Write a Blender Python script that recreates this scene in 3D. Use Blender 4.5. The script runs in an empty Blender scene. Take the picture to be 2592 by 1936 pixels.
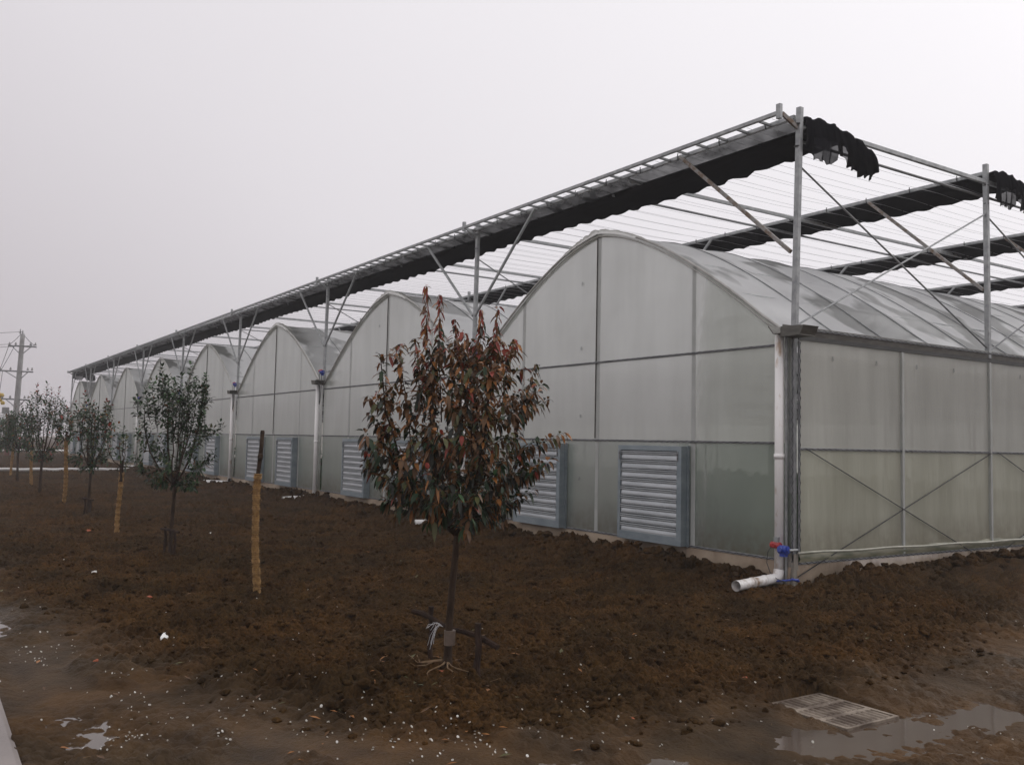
import bpy, math, random
import numpy as np
from mathutils import Vector, Matrix

S = bpy.context.scene
COL = S.collection
rnd = random.Random(7)

# ------------------------------------------------------------------ camera, world, sun, exposure
cam_d = bpy.data.cameras.new("camera")
cam = bpy.data.objects.new("camera", cam_d)
COL.objects.link(cam)
Rv = Vector((0.551961, 0.833611, 0.020753)); Uv = Vector((0.042702, -0.053111, 0.997675)); Fv = Vector((-0.832776, 0.549792, 0.064912))
M = Matrix((Rv, Uv, -Fv)).transposed().to_4x4()
M.translation = Vector((7.6725, -9.4087, 1.7501))
cam.matrix_world = M
cam_d.sensor_width = 36.0
cam_d.lens = 36.0 * 0.88395
cam_d.clip_start = 0.05
cam_d.clip_end = 3000
S.camera = cam

SUN_EL, SUN_AZ = math.radians(38), math.radians(12)
W = bpy.data.worlds.new("World"); S.world = W; W.use_nodes = True
nt = W.node_tree; nt.nodes.clear()
out = nt.nodes.new('ShaderNodeOutputWorld'); bg = nt.nodes.new('ShaderNodeBackground')
sky = nt.nodes.new('ShaderNodeTexSky'); sky.sky_type = 'NISHITA'; sky.sun_disc = False
sky.sun_elevation = SUN_EL; sky.sun_rotation = SUN_AZ
sky.air_density = 1.0; sky.dust_density = 8.0; sky.ozone_density = 1.0
hs = nt.nodes.new('ShaderNodeHueSaturation'); hs.inputs['Saturation'].default_value = 0.12
mix = nt.nodes.new('ShaderNodeMixRGB'); mix.inputs['Fac'].default_value = 0.82
mix.inputs['Color2'].default_value = (11.5, 11.3, 11.55, 1)       # the even cloud layer
nt.links.new(sky.outputs[0], hs.inputs['Color']); nt.links.new(hs.outputs[0], mix.inputs['Color1'])
# cloud layer: brighter overhead and towards the veiled sun, dimmer and a little warmer near the far horizon
tcw = nt.nodes.new('ShaderNodeTexCoord'); dt = nt.nodes.new('ShaderNodeVectorMath'); dt.operation = 'DOT_PRODUCT'
dt.inputs[1].default_value = (0.0, 0.36, 0.60); sx = nt.nodes.new('ShaderNodeSeparateXYZ'); nt.links.new(tcw.outputs['Generated'], sx.inputs[0])
ng = nt.nodes.new('ShaderNodeMath'); ng.operation = 'MULTIPLY'; ng.inputs[1].default_value = -0.55; nt.links.new(sx.outputs['Y'], ng.inputs[0])
mxn = nt.nodes.new('ShaderNodeMath'); mxn.operation = 'MAXIMUM'; nt.links.new(sx.outputs['Y'], mxn.inputs[0]); nt.links.new(ng.outputs[0], mxn.inputs[1])
cx_ = nt.nodes.new('ShaderNodeCombineXYZ'); nt.links.new(sx.outputs['X'], cx_.inputs[0]); nt.links.new(mxn.outputs[0], cx_.inputs[1]); nt.links.new(sx.outputs['Z'], cx_.inputs[2])
nt.links.new(cx_.outputs[0], dt.inputs[0])
nzw = nt.nodes.new('ShaderNodeTexNoise'); nzw.inputs['Scale'].default_value = 1.6; nzw.inputs['Detail'].default_value = 3; nt.links.new(tcw.outputs['Generated'], nzw.inputs['Vector'])
mw = nt.nodes.new('ShaderNodeMath'); mw.operation = 'MULTIPLY_ADD'; mw.inputs[1].default_value = 0.06; nt.links.new(nzw.outputs['Fac'], mw.inputs[0]); nt.links.new(dt.outputs['Value'], mw.inputs[2])
rw = nt.nodes.new('ShaderNodeValToRGB'); ew = rw.color_ramp.elements
ew[0].position = 0.0; ew[0].color = (0.49, 0.455, 0.475, 1); ew[1].position = 0.68; ew[1].color = (1.0, 0.995, 1.005, 1)
e2 = ew.new(0.30); e2.color = (0.77, 0.75, 0.768, 1); nt.links.new(mw.outputs[0], rw.inputs['Fac'])
ml = nt.nodes.new('ShaderNodeMixRGB'); ml.blend_type = 'MULTIPLY'; ml.inputs[0].default_value = 1.0; nt.links.new(mix.outputs[0], ml.inputs[1]); nt.links.new(rw.outputs[0], ml.inputs[2])
nt.links.new(ml.outputs[0], bg.inputs['Color']); bg.inputs['Strength'].default_value = 0.1
nt.links.new(bg.outputs[0], out.inputs['Surface'])

sd = bpy.data.lights.new("sun", 'SUN'); sd.energy = 0.5; sd.angle = math.radians(40); sd.color = (1.0, 0.98, 0.95)
sun = bpy.data.objects.new("sun", sd); COL.objects.link(sun)
sdir = Vector((math.cos(SUN_EL) * math.sin(SUN_AZ), math.cos(SUN_EL) * math.cos(SUN_AZ), math.sin(SUN_EL)))
sun.rotation_euler = sdir.to_track_quat('Z', 'Y').to_euler()

S.view_settings.view_transform = 'Standard'; S.view_settings.look = 'None'
S.view_settings.exposure = 0.0; S.view_settings.gamma = 1.0
S.render.engine = 'CYCLES'
cy = S.cycles
cy.max_bounces = 10; cy.diffuse_bounces = 4; cy.glossy_bounces = 3; cy.transmission_bounces = 6
cy.transparent_max_bounces = 16; cy.volume_bounces = 1
cy.use_denoising = True
cy.use_adaptive_sampling = True; cy.adaptive_threshold = 0.015
cy.caustics_reflective = False; cy.caustics_refractive = False

# ------------------------------------------------------------------ naming helpers
def tag(o, label=None, cat=None, group=None, kind=None):
    if label: o['label'] = label
    if cat: o['category'] = cat
    if group: o['group'] = group
    if kind: o['kind'] = kind
    return o
def thing(name, label, cat, loc=(0, 0, 0), group=None):
    o = bpy.data.objects.new(name, None); COL.objects.link(o); o.location = loc
    o.empty_display_size = 0.2
    return tag(o, label, cat, group)
def link(name, me, mats, parent=None, loc=None, smooth=False):
    o = bpy.data.objects.new(name, me); COL.objects.link(o)
    if mats is not None:
        for m in (mats if isinstance(mats, (list, tuple)) else [mats]):
            me.materials.append(m)
    if parent is not None:
        o.parent = parent
        o.matrix_parent_inverse = Matrix.Translation(-parent.location)
    if loc is not None: o.location = loc
    if smooth: me.polygons.foreach_set('use_smooth', [True] * len(me.polygons))
    return o

class MB:
    """collects pieces of ONE part into ONE mesh (world coordinates)"""
    def __init__(s): s.v = []; s.f = []; s.mi = []
    def add(s, vs, fs, mi=0):
        n = len(s.v); s.v += [tuple(q) for q in vs]; s.f += [tuple(i + n for i in f) for f in fs]; s.mi += [mi] * len(fs)
    def box(s, x0, x1, y0, y1, z0, z1, mi=0, c=0.0):
        if c > 0:
            return s.bar((0.5 * (x0 + x1), 0.5 * (y0 + y1), z0), (0.5 * (x0 + x1), 0.5 * (y0 + y1), z1), x1 - x0, y1 - y0, mi)
        vs = [(x0, y0, z0), (x1, y0, z0), (x1, y1, z0), (x0, y1, z0), (x0, y0, z1), (x1, y0, z1), (x1, y1, z1), (x0, y1, z1)]
        s.add(vs, [(0, 3, 2, 1), (4, 5, 6, 7), (0, 1, 5, 4), (1, 2, 6, 5), (2, 3, 7, 6), (3, 0, 4, 7)], mi)
    def bar(s, a, b, w, h, mi=0, up=(0, 0, 1)):
        """rectangular bar with slightly chamfered edges from a to b"""
        a = Vector(a); b = Vector(b); d = (b - a).normalized(); up = Vector(up)
        if abs(d.dot(up)) > 0.95: up = Vector((0, 1, 0))
        r = d.cross(up).normalized(); u = r.cross(d)
        c = 0.12 * min(w, h)
        prof = [(-w / 2 + c, -h / 2), (w / 2 - c, -h / 2), (w / 2, -h / 2 + c), (w / 2, h / 2 - c), (w / 2 - c, h / 2), (-w / 2 + c, h / 2), (-w / 2, h / 2 - c), (-w / 2, -h / 2 + c)]
        vs = [a + r * p + u * q for p, q in prof] + [b + r * p + u * q for p, q in prof]
        n = 8
        s.add(vs, [(i, (i + 1) % n, n + (i + 1) % n, n + i) for i in range(n)] + [tuple(range(n - 1, -1, -1)), tuple(range(n, 2 * n))], mi)
    def tube(s, pts, rad, n=8, mi=0, cap=True):
        pts = [Vector(p) for p in pts]; k = len(pts)
        rads = rad if isinstance(rad, (list, tuple)) else [rad] * k
        vs = []; pr = None
        for i, p in enumerate(pts):
            d = (pts[min(i + 1, k - 1)] - pts[max(i - 1, 0)])
            if d.length < 1e-9: d = Vector((0, 0, 1))
            d.normalize()
            if pr is None:
                pr = d.cross(Vector((0.3, 0.2, 1)) if abs(d.z) < 0.9 else Vector((1, 0, 0))).normalized()
            else:
                pr = (pr - d * pr.dot(d)).normalized()
            q = d.cross(pr)
            for j in range(n):
                t = 2 * math.pi * j / n
                vs.append(p + (pr * math.cos(t) + q * math.sin(t)) * rads[i])
        fs = [(i * n + j, i * n + (j + 1) % n, (i + 1) * n + (j + 1) % n, (i + 1) * n + j) for i in range(k - 1) for j in range(n)]
        if cap: fs += [tuple(range(n - 1, -1, -1)), tuple((k - 1) * n + j for j in range(n))]
        s.add(vs, fs, mi)
    def grid(s, P, mi=0):
        """P: list of rows of points"""
        n = len(P[0]); vs = [q for r in P for q in r]
        fs = [(i * n + j, i * n + j + 1, (i + 1) * n + j + 1, (i + 1) * n + j) for i in range(len(P) - 1) for j in range(n - 1)]
        s.add(vs, fs, mi)
    def mesh(s, name):
        me = bpy.data.meshes.new(name); me.from_pydata(s.v, [], s.f)
        me.polygons.foreach_set('material_index', s.mi); me.update()
        return me
    def build(s, name, mats, parent=None, smooth=False):
        return link(name, s.mesh(name), mats, parent, smooth=smooth)
def np_mesh(name, V, F, mi=None, smooth=False):
    """fast mesh from arrays; F is (n,3) or (n,4)"""
    me = bpy.data.meshes.new(name); k = F.shape[1]
    me.vertices.add(len(V)); me.vertices.foreach_set('co', np.asarray(V, np.float32).ravel())
    me.loops.add(F.size); me.loops.foreach_set('vertex_index', F.astype(np.int32).ravel())
    me.polygons.add(len(F)); me.polygons.foreach_set('loop_start', np.arange(0, F.size, k, dtype=np.int32))
    if mi is not None: me.polygons.foreach_set('material_index', np.asarray(mi, np.int32))
    if smooth: me.polygons.foreach_set('use_smooth', np.ones(len(F), bool))
    me.update(calc_edges=True)
    return me

# ------------------------------------------------------------------ materials
def mat(name, c1, c2=None, scale=6.0, rough=0.6, metal=0.0, bump=0.0, bscale=None, spec=0.5, stretch=None, detail=5, lo=0.35, hi=0.65, rough2=None):
    m = bpy.data.materials.new(name); m.use_nodes = True; n = m.node_tree.nodes; l = m.node_tree.links
    b = n['Principled BSDF']; b.inputs['Roughness'].default_value = rough; b.inputs['Metallic'].default_value = metal
    b.inputs['Specular IOR Level'].default_value = spec
    tc = n.new('ShaderNodeTexCoord'); mp = n.new('ShaderNodeMapping'); l.new(tc.outputs['Object'], mp.inputs['Vector'])
    if stretch: mp.inputs['Scale'].default_value = stretch
    nz = n.new('ShaderNodeTexNoise'); nz.inputs['Scale'].default_value = scale; nz.inputs['Detail'].default_value = detail; nz.inputs['Roughness'].default_value = 0.6
    l.new(mp.outputs[0], nz.inputs['Vector'])
    rp = n.new('ShaderNodeValToRGB'); rp.color_ramp.elements[0].position = lo; rp.color_ramp.elements[1].position = hi
    rp.color_ramp.elements[0].color = (*c1, 1); rp.color_ramp.elements[1].color = (*(c2 or c1), 1)
    l.new(nz.outputs['Fac'], rp.inputs['Fac']); l.new(rp.outputs[0], b.inputs['Base Color'])
    if rough2 is not None:
        mr = n.new('ShaderNodeMapRange'); mr.inputs['To Min'].default_value = rough; mr.inputs['To Max'].default_value = rough2
        l.new(nz.outputs['Fac'], mr.inputs['Value']); l.new(mr.outputs[0], b.inputs['Roughness'])
    if bump > 0:
        bn = n.new('ShaderNodeTexNoise'); bn.inputs['Scale'].default_value = bscale or scale * 4; bn.inputs['Detail'].default_value = 4
        l.new(mp.outputs[0], bn.inputs['Vector'])
        bp = n.new('ShaderNodeBump'); bp.inputs['Strength'].default_value = bump; bp.inputs['Distance'].default_value = 0.02
        l.new(bn.outputs['Fac'], bp.inputs['Height']); l.new(bp.outputs[0], b.inputs['Normal'])
    return m
def film_mat(name, ca, cb, clear=0.12, transl=0.5, nscale=0.6, stretch=(1, 1, 1), rough=0.25, gloss=0.06, bump=0.15, bstretch=(1, 1, 1), bscale=2.0, clear2=None, clo=0.45, chi=0.62, wet=None, splash=False):
    """polythene film: milky translucent sheet, part clear, faintly glossy"""
    m = bpy.data.materials.new(name); m.use_nodes = True; n = m.node_tree.nodes; l = m.node_tree.links
    n.clear(); o = n.new('ShaderNodeOutputMaterial')
    tc = n.new('ShaderNodeTexCoord'); mp = n.new('ShaderNodeMapping'); mp.inputs['Scale'].default_value = stretch; l.new(tc.outputs['Object'], mp.inputs['Vector'])
    nz = n.new('ShaderNodeTexNoise'); nz.inputs['Scale'].default_value = nscale; nz.inputs['Detail'].default_value = 3; l.new(mp.outputs[0], nz.inputs['Vector'])
    rp = n.new('ShaderNodeValToRGB'); rp.color_ramp.elements[0].position = 0.35; rp.color_ramp.elements[1].position = 0.65
    rp.color_ramp.elements[0].color = (*ca, 1); rp.color_ramp.elements[1].color = (*cb, 1); l.new(nz.outputs['Fac'], rp.inputs['Fac'])
    if wet:      # beaded condensation leaves clearer, greyer patches
        ee = rp.color_ramp.elements; ee[1].position = clo; w_ = ee.new(chi); w_.color = (*wet, 1)
    mp2 = n.new('ShaderNodeMapping'); mp2.inputs['Scale'].default_value = bstretch; l.new(tc.outputs['Object'], mp2.inputs['Vector'])
    bn = n.new('ShaderNodeTexNoise'); bn.inputs['Scale'].default_value = bscale; bn.inputs['Detail'].default_value = 3; l.new(mp2.outputs[0], bn.inputs['Vector'])
    bp = n.new('ShaderNodeBump'); bp.inputs['Strength'].default_value = bump; bp.inputs['Distance'].default_value = 0.05; l.new(bn.outputs['Fac'], bp.inputs['Height'])
    df = n.new('ShaderNodeBsdfDiffuse'); tl = n.new('ShaderNodeBsdfTranslucent'); tr = n.new('ShaderNodeBsdfTransparent'); gl = n.new('ShaderNodeBsdfGlossy')
    gl.inputs['Roughness'].default_value = rough
    colr = rp.outputs[0]
    if splash:   # rain-splashed mud on the lowest hand's breadth of the film
        sp = n.new('ShaderNodeSeparateXYZ'); l.new(tc.outputs['Object'], sp.inputs[0]); zr = n.new('ShaderNodeMapRange'); zr.inputs['From Min'].default_value = 0.85; zr.inputs['From Max'].default_value = 0.28; l.new(sp.outputs['Z'], zr.inputs['Value'])
        sn = n.new('ShaderNodeTexNoise'); sn.inputs['Scale'].default_value = 7; sn.inputs['Detail'].default_value = 6; l.new(tc.outputs['Object'], sn.inputs['Vector'])
        a1 = n.new('ShaderNodeMath'); a1.operation = 'MULTIPLY'; l.new(zr.outputs[0], a1.inputs[0]); l.new(sn.outputs['Fac'], a1.inputs[1]); mm = n.new('ShaderNodeMixRGB'); mm.inputs['Color2'].default_value = (0.20, 0.14, 0.085, 1)
        l.new(a1.outputs[0], mm.inputs[0]); l.new(rp.outputs[0], mm.inputs['Color1']); colr = mm.outputs[0]
    for q in (df, tl): l.new(colr, q.inputs['Color'])
    for q in (df, gl): l.new(bp.outputs[0], q.inputs['Normal'])
    tr.inputs['Color'].default_value = (0.93, 0.95, 0.94, 1)
    m1 = n.new('ShaderNodeMixShader'); m1.inputs[0].default_value = transl; l.new(df.outputs[0], m1.inputs[1]); l.new(tl.outputs[0], m1.inputs[2])
    m2 = n.new('ShaderNodeMixShader'); m2.inputs[0].default_value = clear; l.new(m1.outputs[0], m2.inputs[1]); l.new(tr.outputs[0], m2.inputs[2])
    if clear2 is not None:
        r2 = n.new('ShaderNodeMapRange'); r2.inputs['From Min'].default_value = clo; r2.inputs['From Max'].default_value = chi
        r2.inputs['To Min'].default_value = clear; r2.inputs['To Max'].default_value = clear2; r2.interpolation_type = 'SMOOTHSTEP'
        l.new(nz.outputs['Fac'], r2.inputs['Value']); l.new(r2.outputs[0], m2.inputs[0])
    fr = n.new('ShaderNodeFresnel'); fr.inputs['IOR'].default_value = 1.4; l.new(bp.outputs[0], fr.inputs['Normal'])
    ml = n.new('ShaderNodeMath'); ml.operation = 'MULTIPLY'; ml.inputs[1].default_value = gloss * 10; ml.use_clamp = True; l.new(fr.outputs[0], ml.inputs[0])
    m3 = n.new('ShaderNodeMixShader'); l.new(ml.outputs[0], m3.inputs[0]); l.new(m2.outputs[0], m3.inputs[1]); l.new(gl.outputs[0], m3.inputs[2])
    l.new(m3.outputs[0], o.inputs['Surface'])
    return m
def cloth_mat(name, c, clear):
    m = bpy.data.materials.new(name); m.use_nodes = True; n = m.node_tree.nodes; l = m.node_tree.links
    n.clear(); o = n.new('ShaderNodeOutputMaterial'); df = n.new('ShaderNodeBsdfDiffuse'); df.inputs['Color'].default_value = (*c, 1)
    tr = n.new('ShaderNodeBsdfTransparent'); mx = n.new('ShaderNodeMixShader')
    tc = n.new('ShaderNodeTexCoord'); nz = n.new('ShaderNodeTexNoise'); nz.inputs['Scale'].default_value = 3.0; nz.inputs['Detail'].default_value = 4
    l.new(tc.outputs['Object'], nz.inputs['Vector']); mr = n.new('ShaderNodeMapRange'); mr.inputs['From Min'].default_value = 0.3; mr.inputs['From Max'].default_value = 0.7
    mr.inputs['To Min'].default_value = max(0, clear - 0.08); mr.inputs['To Max'].default_value = clear + (0.08 if clear else 0); l.new(nz.outputs['Fac'], mr.inputs['Value'])
    l.new(mr.outputs[0], mx.inputs[0]); l.new(df.outputs[0], mx.inputs[1]); l.new(tr.outputs[0], mx.inputs[2]); l.new(mx.outputs[0], o.inputs['Surface'])
    return m

M_steel = mat('galvanised_steel', (0.26, 0.27, 0.275), (0.42, 0.43, 0.43), 9, 0.5, 0.55, 0.1, rough2=0.62)
M_steel_d = mat('dull_steel', (0.16, 0.165, 0.17), (0.27, 0.275, 0.28), 7, 0.6, 0.4)
M_rust = mat('rusty_steel', (0.30, 0.29, 0.28), (0.17, 0.115, 0.075), 11, 0.65, 0.3, 0.1, lo=0.42, hi=0.62)
M_stud = mat('film_covered_steel', (0.34, 0.35, 0.33), (0.42, 0.43, 0.41), 3, 0.5, 0.1)
M_gutter = mat('gutter_steel', (0.075, 0.07, 0.06), (0.13, 0.125, 0.11), 5, 0.55, 0.35, stretch=(1, 1, 4))
M_fascia = mat('fascia_steel', (0.035, 0.035, 0.034), (0.06, 0.06, 0.057), 3, 0.6, 0.2)
M_gable = film_mat('gable_film', (0.74, 0.765, 0.70), (0.84, 0.865, 0.80), clear=0.10, transl=0.58, nscale=1.0, stretch=(2.2, 1, 0.4), bstretch=(1.2, 1, 0.6), bscale=1.5, bump=0.12, gloss=0.03)
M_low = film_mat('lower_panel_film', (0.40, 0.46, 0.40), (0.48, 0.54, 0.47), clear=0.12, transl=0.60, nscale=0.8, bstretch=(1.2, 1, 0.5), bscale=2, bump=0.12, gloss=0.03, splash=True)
M_slow = film_mat('rolled_vent_film', (0.62, 0.61, 0.49), (0.74, 0.73, 0.60), clear=0.07, transl=0.55, nscale=1.0, stretch=(1, 2.6, 0.35), bstretch=(1, 2.2, 0.3), bscale=3, bump=0.6, gloss=0.035, splash=True)
M_side = film_mat('side_film', (0.74, 0.73, 0.665), (0.85, 0.84, 0.77), clear=0.07, transl=0.62, nscale=1.0, stretch=(1, 2.6, 0.35), bstretch=(1, 2.2, 0.3), bscale=3, bump=0.3, gloss=0.04)
M_roof = film_mat('roof_film', (0.66, 0.66, 0.665), (0.76, 0.76, 0.765), clear=0.12, transl=0.5, nscale=0.5, stretch=(0.9, 1.3, 0.7), bstretch=(0.7, 1.2, 0.7), bscale=1.2, bump=0.10, gloss=0.018, rough=0.3, clear2=0.22, clo=0.495, chi=0.54, wet=(0.2, 0.2, 0.19))
M_skirt = film_mat('skirt_film', (0.30, 0.23, 0.17), (0.42, 0.335, 0.25), clear=0.03, transl=0.15, nscale=2.5, bstretch=(5, 5, 1), bscale=3, bump=0.5, gloss=0.015)
M_sheath = cloth_mat('black_shade_net', (0.010, 0.010, 0.012), 0.0)
M_net = cloth_mat('single_layer_shade_net', (0.02, 0.02, 0.024), 0.125)
M_screen = cloth_mat('inner_shade_screen', (0.06, 0.075, 0.08), 0.42)
M_net2 = cloth_mat('doubled_shade_net', (0.014, 0.014, 0.017), 0.035)
M_fan = mat('zinc_fan_panel', (0.22, 0.265, 0.29), (0.30, 0.345, 0.37), 2.5, 0.42, 0.55, 0.05, bscale=40, stretch=(1, 1, 2.5), rough2=0.5)
M_slat = mat('zinc_slat', (0.31, 0.33, 0.34), (0.43, 0.45, 0.46), 3, 0.29, 0.7, 0.04, bscale=30, stretch=(0.6, 1, 3))
M_dark = mat('dark_gap', (0.012, 0.013, 0.014), None, 5, 0.7)
M_tube = mat('dull_tube', (0.30, 0.30, 0.24), (0.45, 0.44, 0.37), 6, 0.5)
M_pvc = mat('white_pvc', (0.76, 0.74, 0.72), (0.86, 0.85, 0.83), 3, 0.4, 0, 0.05, stretch=(1, 1, 0.5))
M_pvc_s = mat('stained_pvc', (0.84, 0.82, 0.80), (0.46, 0.32, 0.21), 9, 0.45, 0, stretch=(1, 1, 0.35), lo=0.56, hi=0.74)
M_pvc_m = mat('muddy_pvc', (0.74, 0.72, 0.70), (0.25, 0.17, 0.11), 5, 0.45, 0, lo=0.5, hi=0.7)
M_red = mat('red_paint', (0.35, 0.02, 0.025), (0.42, 0.03, 0.03), 8, 0.35)
M_blue = mat('blue_paint', (0.02, 0.045, 0.28), (0.03, 0.06, 0.34), 8, 0.35)
M_cable = mat('black_cable', (0.012, 0.012, 0.012), (0.02, 0.02, 0.02), 8, 0.5)
M_bark = mat('bark', (0.028, 0.018, 0.012), (0.060, 0.038, 0.025), 22, 0.9, 0, 0.6, spec=0.15, stretch=(1, 1, 0.3))
M_stake = mat('stake_wood', (0.020, 0.012, 0.009), (0.050, 0.030, 0.021), 20, 0.9, 0, 0.6, spec=0.15, stretch=(1, 1, 0.3))
M_straw = mat('straw_rope', (0.21, 0.115, 0.038), (0.42, 0.25, 0.088), 30, 0.85, 0, 0.7, bscale=120)
M_straw_d = mat('dark_straw_rope', (0.13, 0.075, 0.03), (0.27, 0.17, 0.07), 30, 0.85, 0, 0.7, bscale=120)
M_root = mat('pale_root', (0.13, 0.075, 0.035), (0.22, 0.14, 0.07), 20, 0.8, 0, 0.3)
M_twine = mat('white_twine', (0.5, 0.5, 0.52), (0.65, 0.65, 0.66), 20, 0.6)
M_brick = mat('brick_red', (0.30, 0.07, 0.03), (0.42, 0.12, 0.055), 18, 0.85, 0, 0.5)
M_foam = mat('white_foam', (0.72, 0.72, 0.70), (0.82, 0.82, 0.80), 18, 0.7, 0, 0.3)
M_chip = mat('white_chip', (0.30, 0.27, 0.22), (0.72, 0.71, 0.67), 14, 0.5)
M_conc = mat('pole_concrete', (0.24, 0.235, 0.23), (0.33, 0.325, 0.32), 2, 0.85, 0, 0.2)
M_pave = mat('wet_pavement', (0.17, 0.145, 0.135), (0.25, 0.215, 0.20), 1.3, 0.38, 0, 0.15, bscale=60, rough2=0.55)
M_grate = mat('muddy_grate_concrete', (0.075, 0.05, 0.033), (0.24, 0.195, 0.15), 5, 0.7, 0, 0.3, lo=0.4, hi=0.6)
M_water = mat('muddy_water', (0.075, 0.055, 0.042), (0.10, 0.075, 0.058), 2, 0.06, 0, 0.02, bscale=5, spec=0.4)
M_yellow = mat('yellow_insulation', (0.5, 0.33, 0.04), (0.6, 0.42, 0.07), 6, 0.5)
M_flare_brown = mat('brown_box', (0.14, 0.06, 0.04), (0.2, 0.09, 0.06), 4, 0.7)  # reddish brown of lens flare put into the duct's colour
M_crop = mat('crop_leaf', (0.03, 0.085, 0.02), (0.06, 0.14, 0.035), 3, 0.6)
def leaf_mat(nm, a, b, rough=0.42):
    m = mat(nm, a, b, 25, rough, 0, 0.0)
    n = m.node_tree.nodes; l = m.node_tree.links; p = n['Principled BSDF']; p.inputs['Specular IOR Level'].default_value = 0.3
    tl = n.new('ShaderNodeBsdfTranslucent'); mx = n.new('ShaderNodeMixShader'); mx.inputs[0].default_value = 0.18
    rp = [q for q in n if q.type == 'VALTORGB'][0]; l.new(rp.outputs[0], tl.inputs['Color'])
    o = n['Material Output']; l.new(p.outputs[0], mx.inputs[1]); l.new(tl.outputs[0], mx.inputs[2]); l.new(mx.outputs[0], o.inputs['Surface'])
    return m
LEAF = [leaf_mat('leaf_dark_green', (0.018, 0.038, 0.018), (0.034, 0.062, 0.028)),
        leaf_mat('leaf_green', (0.035, 0.078, 0.030), (0.06, 0.115, 0.042)),
        leaf_mat('leaf_olive', (0.07, 0.075, 0.025), (0.11, 0.105, 0.04)),
        leaf_mat('leaf_brown', (0.085, 0.042, 0.018), (0.15, 0.075, 0.028)),
        leaf_mat('leaf_rust', (0.24, 0.095, 0.026), (0.38, 0.165, 0.05)),
        leaf_mat('leaf_red', (0.20, 0.032, 0.022), (0.28, 0.055, 0.035)),
        leaf_mat('leaf_near_black', (0.014, 0.016, 0.012), (0.026, 0.026, 0.018))]

# soil: clods brown, track mud a little paler and wetter
def soil_mat(name, wetmix=True):
    m = bpy.data.materials.new(name); m.use_nodes = True; n = m.node_tree.nodes; l = m.node_tree.links
    b = n['Principled BSDF']; tc = n.new('ShaderNodeTexCoord')
    n1 = n.new('ShaderNodeTexNoise'); n1.inputs['Scale'].default_value = 2.2; n1.inputs['Detail'].default_value = 8; n1.inputs['Roughness'].default_value = 0.65
    n2 = n.new('ShaderNodeTexNoise'); n2.inputs['Scale'].default_value = 45; n2.inputs['Detail'].default_value = 5
    n3 = n.new('ShaderNodeTexNoise'); n3.inputs['Scale'].default_value = 0.5; n3.inputs['Detail'].default_value = 3
    for q in (n1, n2, n3): l.new(tc.outputs['Object'], q.inputs['Vector'])
    r1 = n.new('ShaderNodeValToRGB'); e = r1.color_ramp.elements; e[0].position = 0.32; e[1].position = 0.68
    e[0].color = (0.025, 0.0142, 0.0056, 1); e[1].color = (0.058, 0.034, 0.0128, 1); l.new(n1.outputs['Fac'], r1.inputs['Fac'])
    r2 = n.new('ShaderNodeValToRGB'); e = r2.color_ramp.elements; e[0].position = 0.3; e[1].position = 0.72
    e[0].color = (0.45, 0.45, 0.45, 1); e[1].color = (1.6, 1.5, 1.42, 1); l.new(n2.outputs['Fac'], r2.inputs['Fac'])
    mu = n.new('ShaderNodeMixRGB'); mu.blend_type = 'MULTIPLY'; mu.inputs[0].default_value = 1; l.new(r1.outputs[0], mu.inputs[1]); l.new(r2.outputs[0], mu.inputs[2])
    # the smooth trodden mud along the road: stored per vertex as "trodden"
    at = n.new('ShaderNodeAttribute'); at.attribute_name = 'trodden'
    mx = n.new('ShaderNodeMixRGB'); l.new(at.outputs['Fac'], mx.inputs[0]); l.new(mu.outputs[0], mx.inputs[1])
    r3 = n.new('ShaderNodeValToRGB'); e = r3.color_ramp.elements; e[0].position = 0.35; e[1].position = 0.65
    e[0].color = (0.036, 0.0215, 0.0098, 1); e[1].color = (0.078, 0.047, 0.022, 1); l.new(n1.outputs['Fac'], r3.inputs['Fac']); l.new(r3.outputs[0], mx.inputs[2])
    n4 = n.new('ShaderNodeTexNoise'); n4.inputs['Scale'].default_value = 0.9; n4.inputs['Detail'].default_value = 4; n4.inputs['Distortion'].default_value = 0.6; l.new(tc.outputs['Object'], n4.inputs['Vector'])
    r4 = n.new('ShaderNodeValToRGB'); e = r4.color_ramp.elements; e[0].position = 0.38; e[1].position = 0.66; e[0].color = (0.82, 0.84, 0.86, 1); e[1].color = (1.32, 1.18, 1.02, 1); l.new(n4.outputs['Fac'], r4.inputs['Fac'])
    m4 = n.new('ShaderNodeMixRGB'); m4.blend_type = 'MULTIPLY'; m4.inputs[0].default_value = 1; l.new(mx.outputs[0], m4.inputs[1]); l.new(r4.outputs[0], m4.inputs[2])
    l.new(m4.outputs[0], b.inputs['Base Color'])
    mr = n.new('ShaderNodeMapRange'); mr.inputs['From Min'].default_value = 0.35; mr.inputs['From Max'].default_value = 0.65
    mr.inputs['To Min'].default_value = 0.42; mr.inputs['To Max'].default_value = 0.75; l.new(n3.outputs['Fac'], mr.inputs['Value'])
    mr2 = n.new('ShaderNodeMix'); mr2.data_type = 'FLOAT'; l.new(at.outputs['Fac'], mr2.inputs[0]); mr2.inputs[2].default_value = 0.72; l.new(mr.outputs[0], mr2.inputs[3])
    l.new(mr2.outputs[0], b.inputs['Roughness']); mr3 = n.new('ShaderNodeMapRange'); mr3.inputs['To Min'].default_value = 0.03; mr3.inputs['To Max'].default_value = 0.11; l.new(at.outputs['Fac'], mr3.inputs['Value']); l.new(mr3.outputs[0], b.inputs['Specular IOR Level'])
    bp = n.new('ShaderNodeBump'); bp.inputs['Strength'].default_value = 1.0; bp.inputs['Distance'].default_value = 0.02
    l.new(n2.outputs['Fac'], bp.inputs['Height']); l.new(bp.outputs[0], b.inputs['Normal'])
    return m
M_soil = soil_mat('soil')

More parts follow.
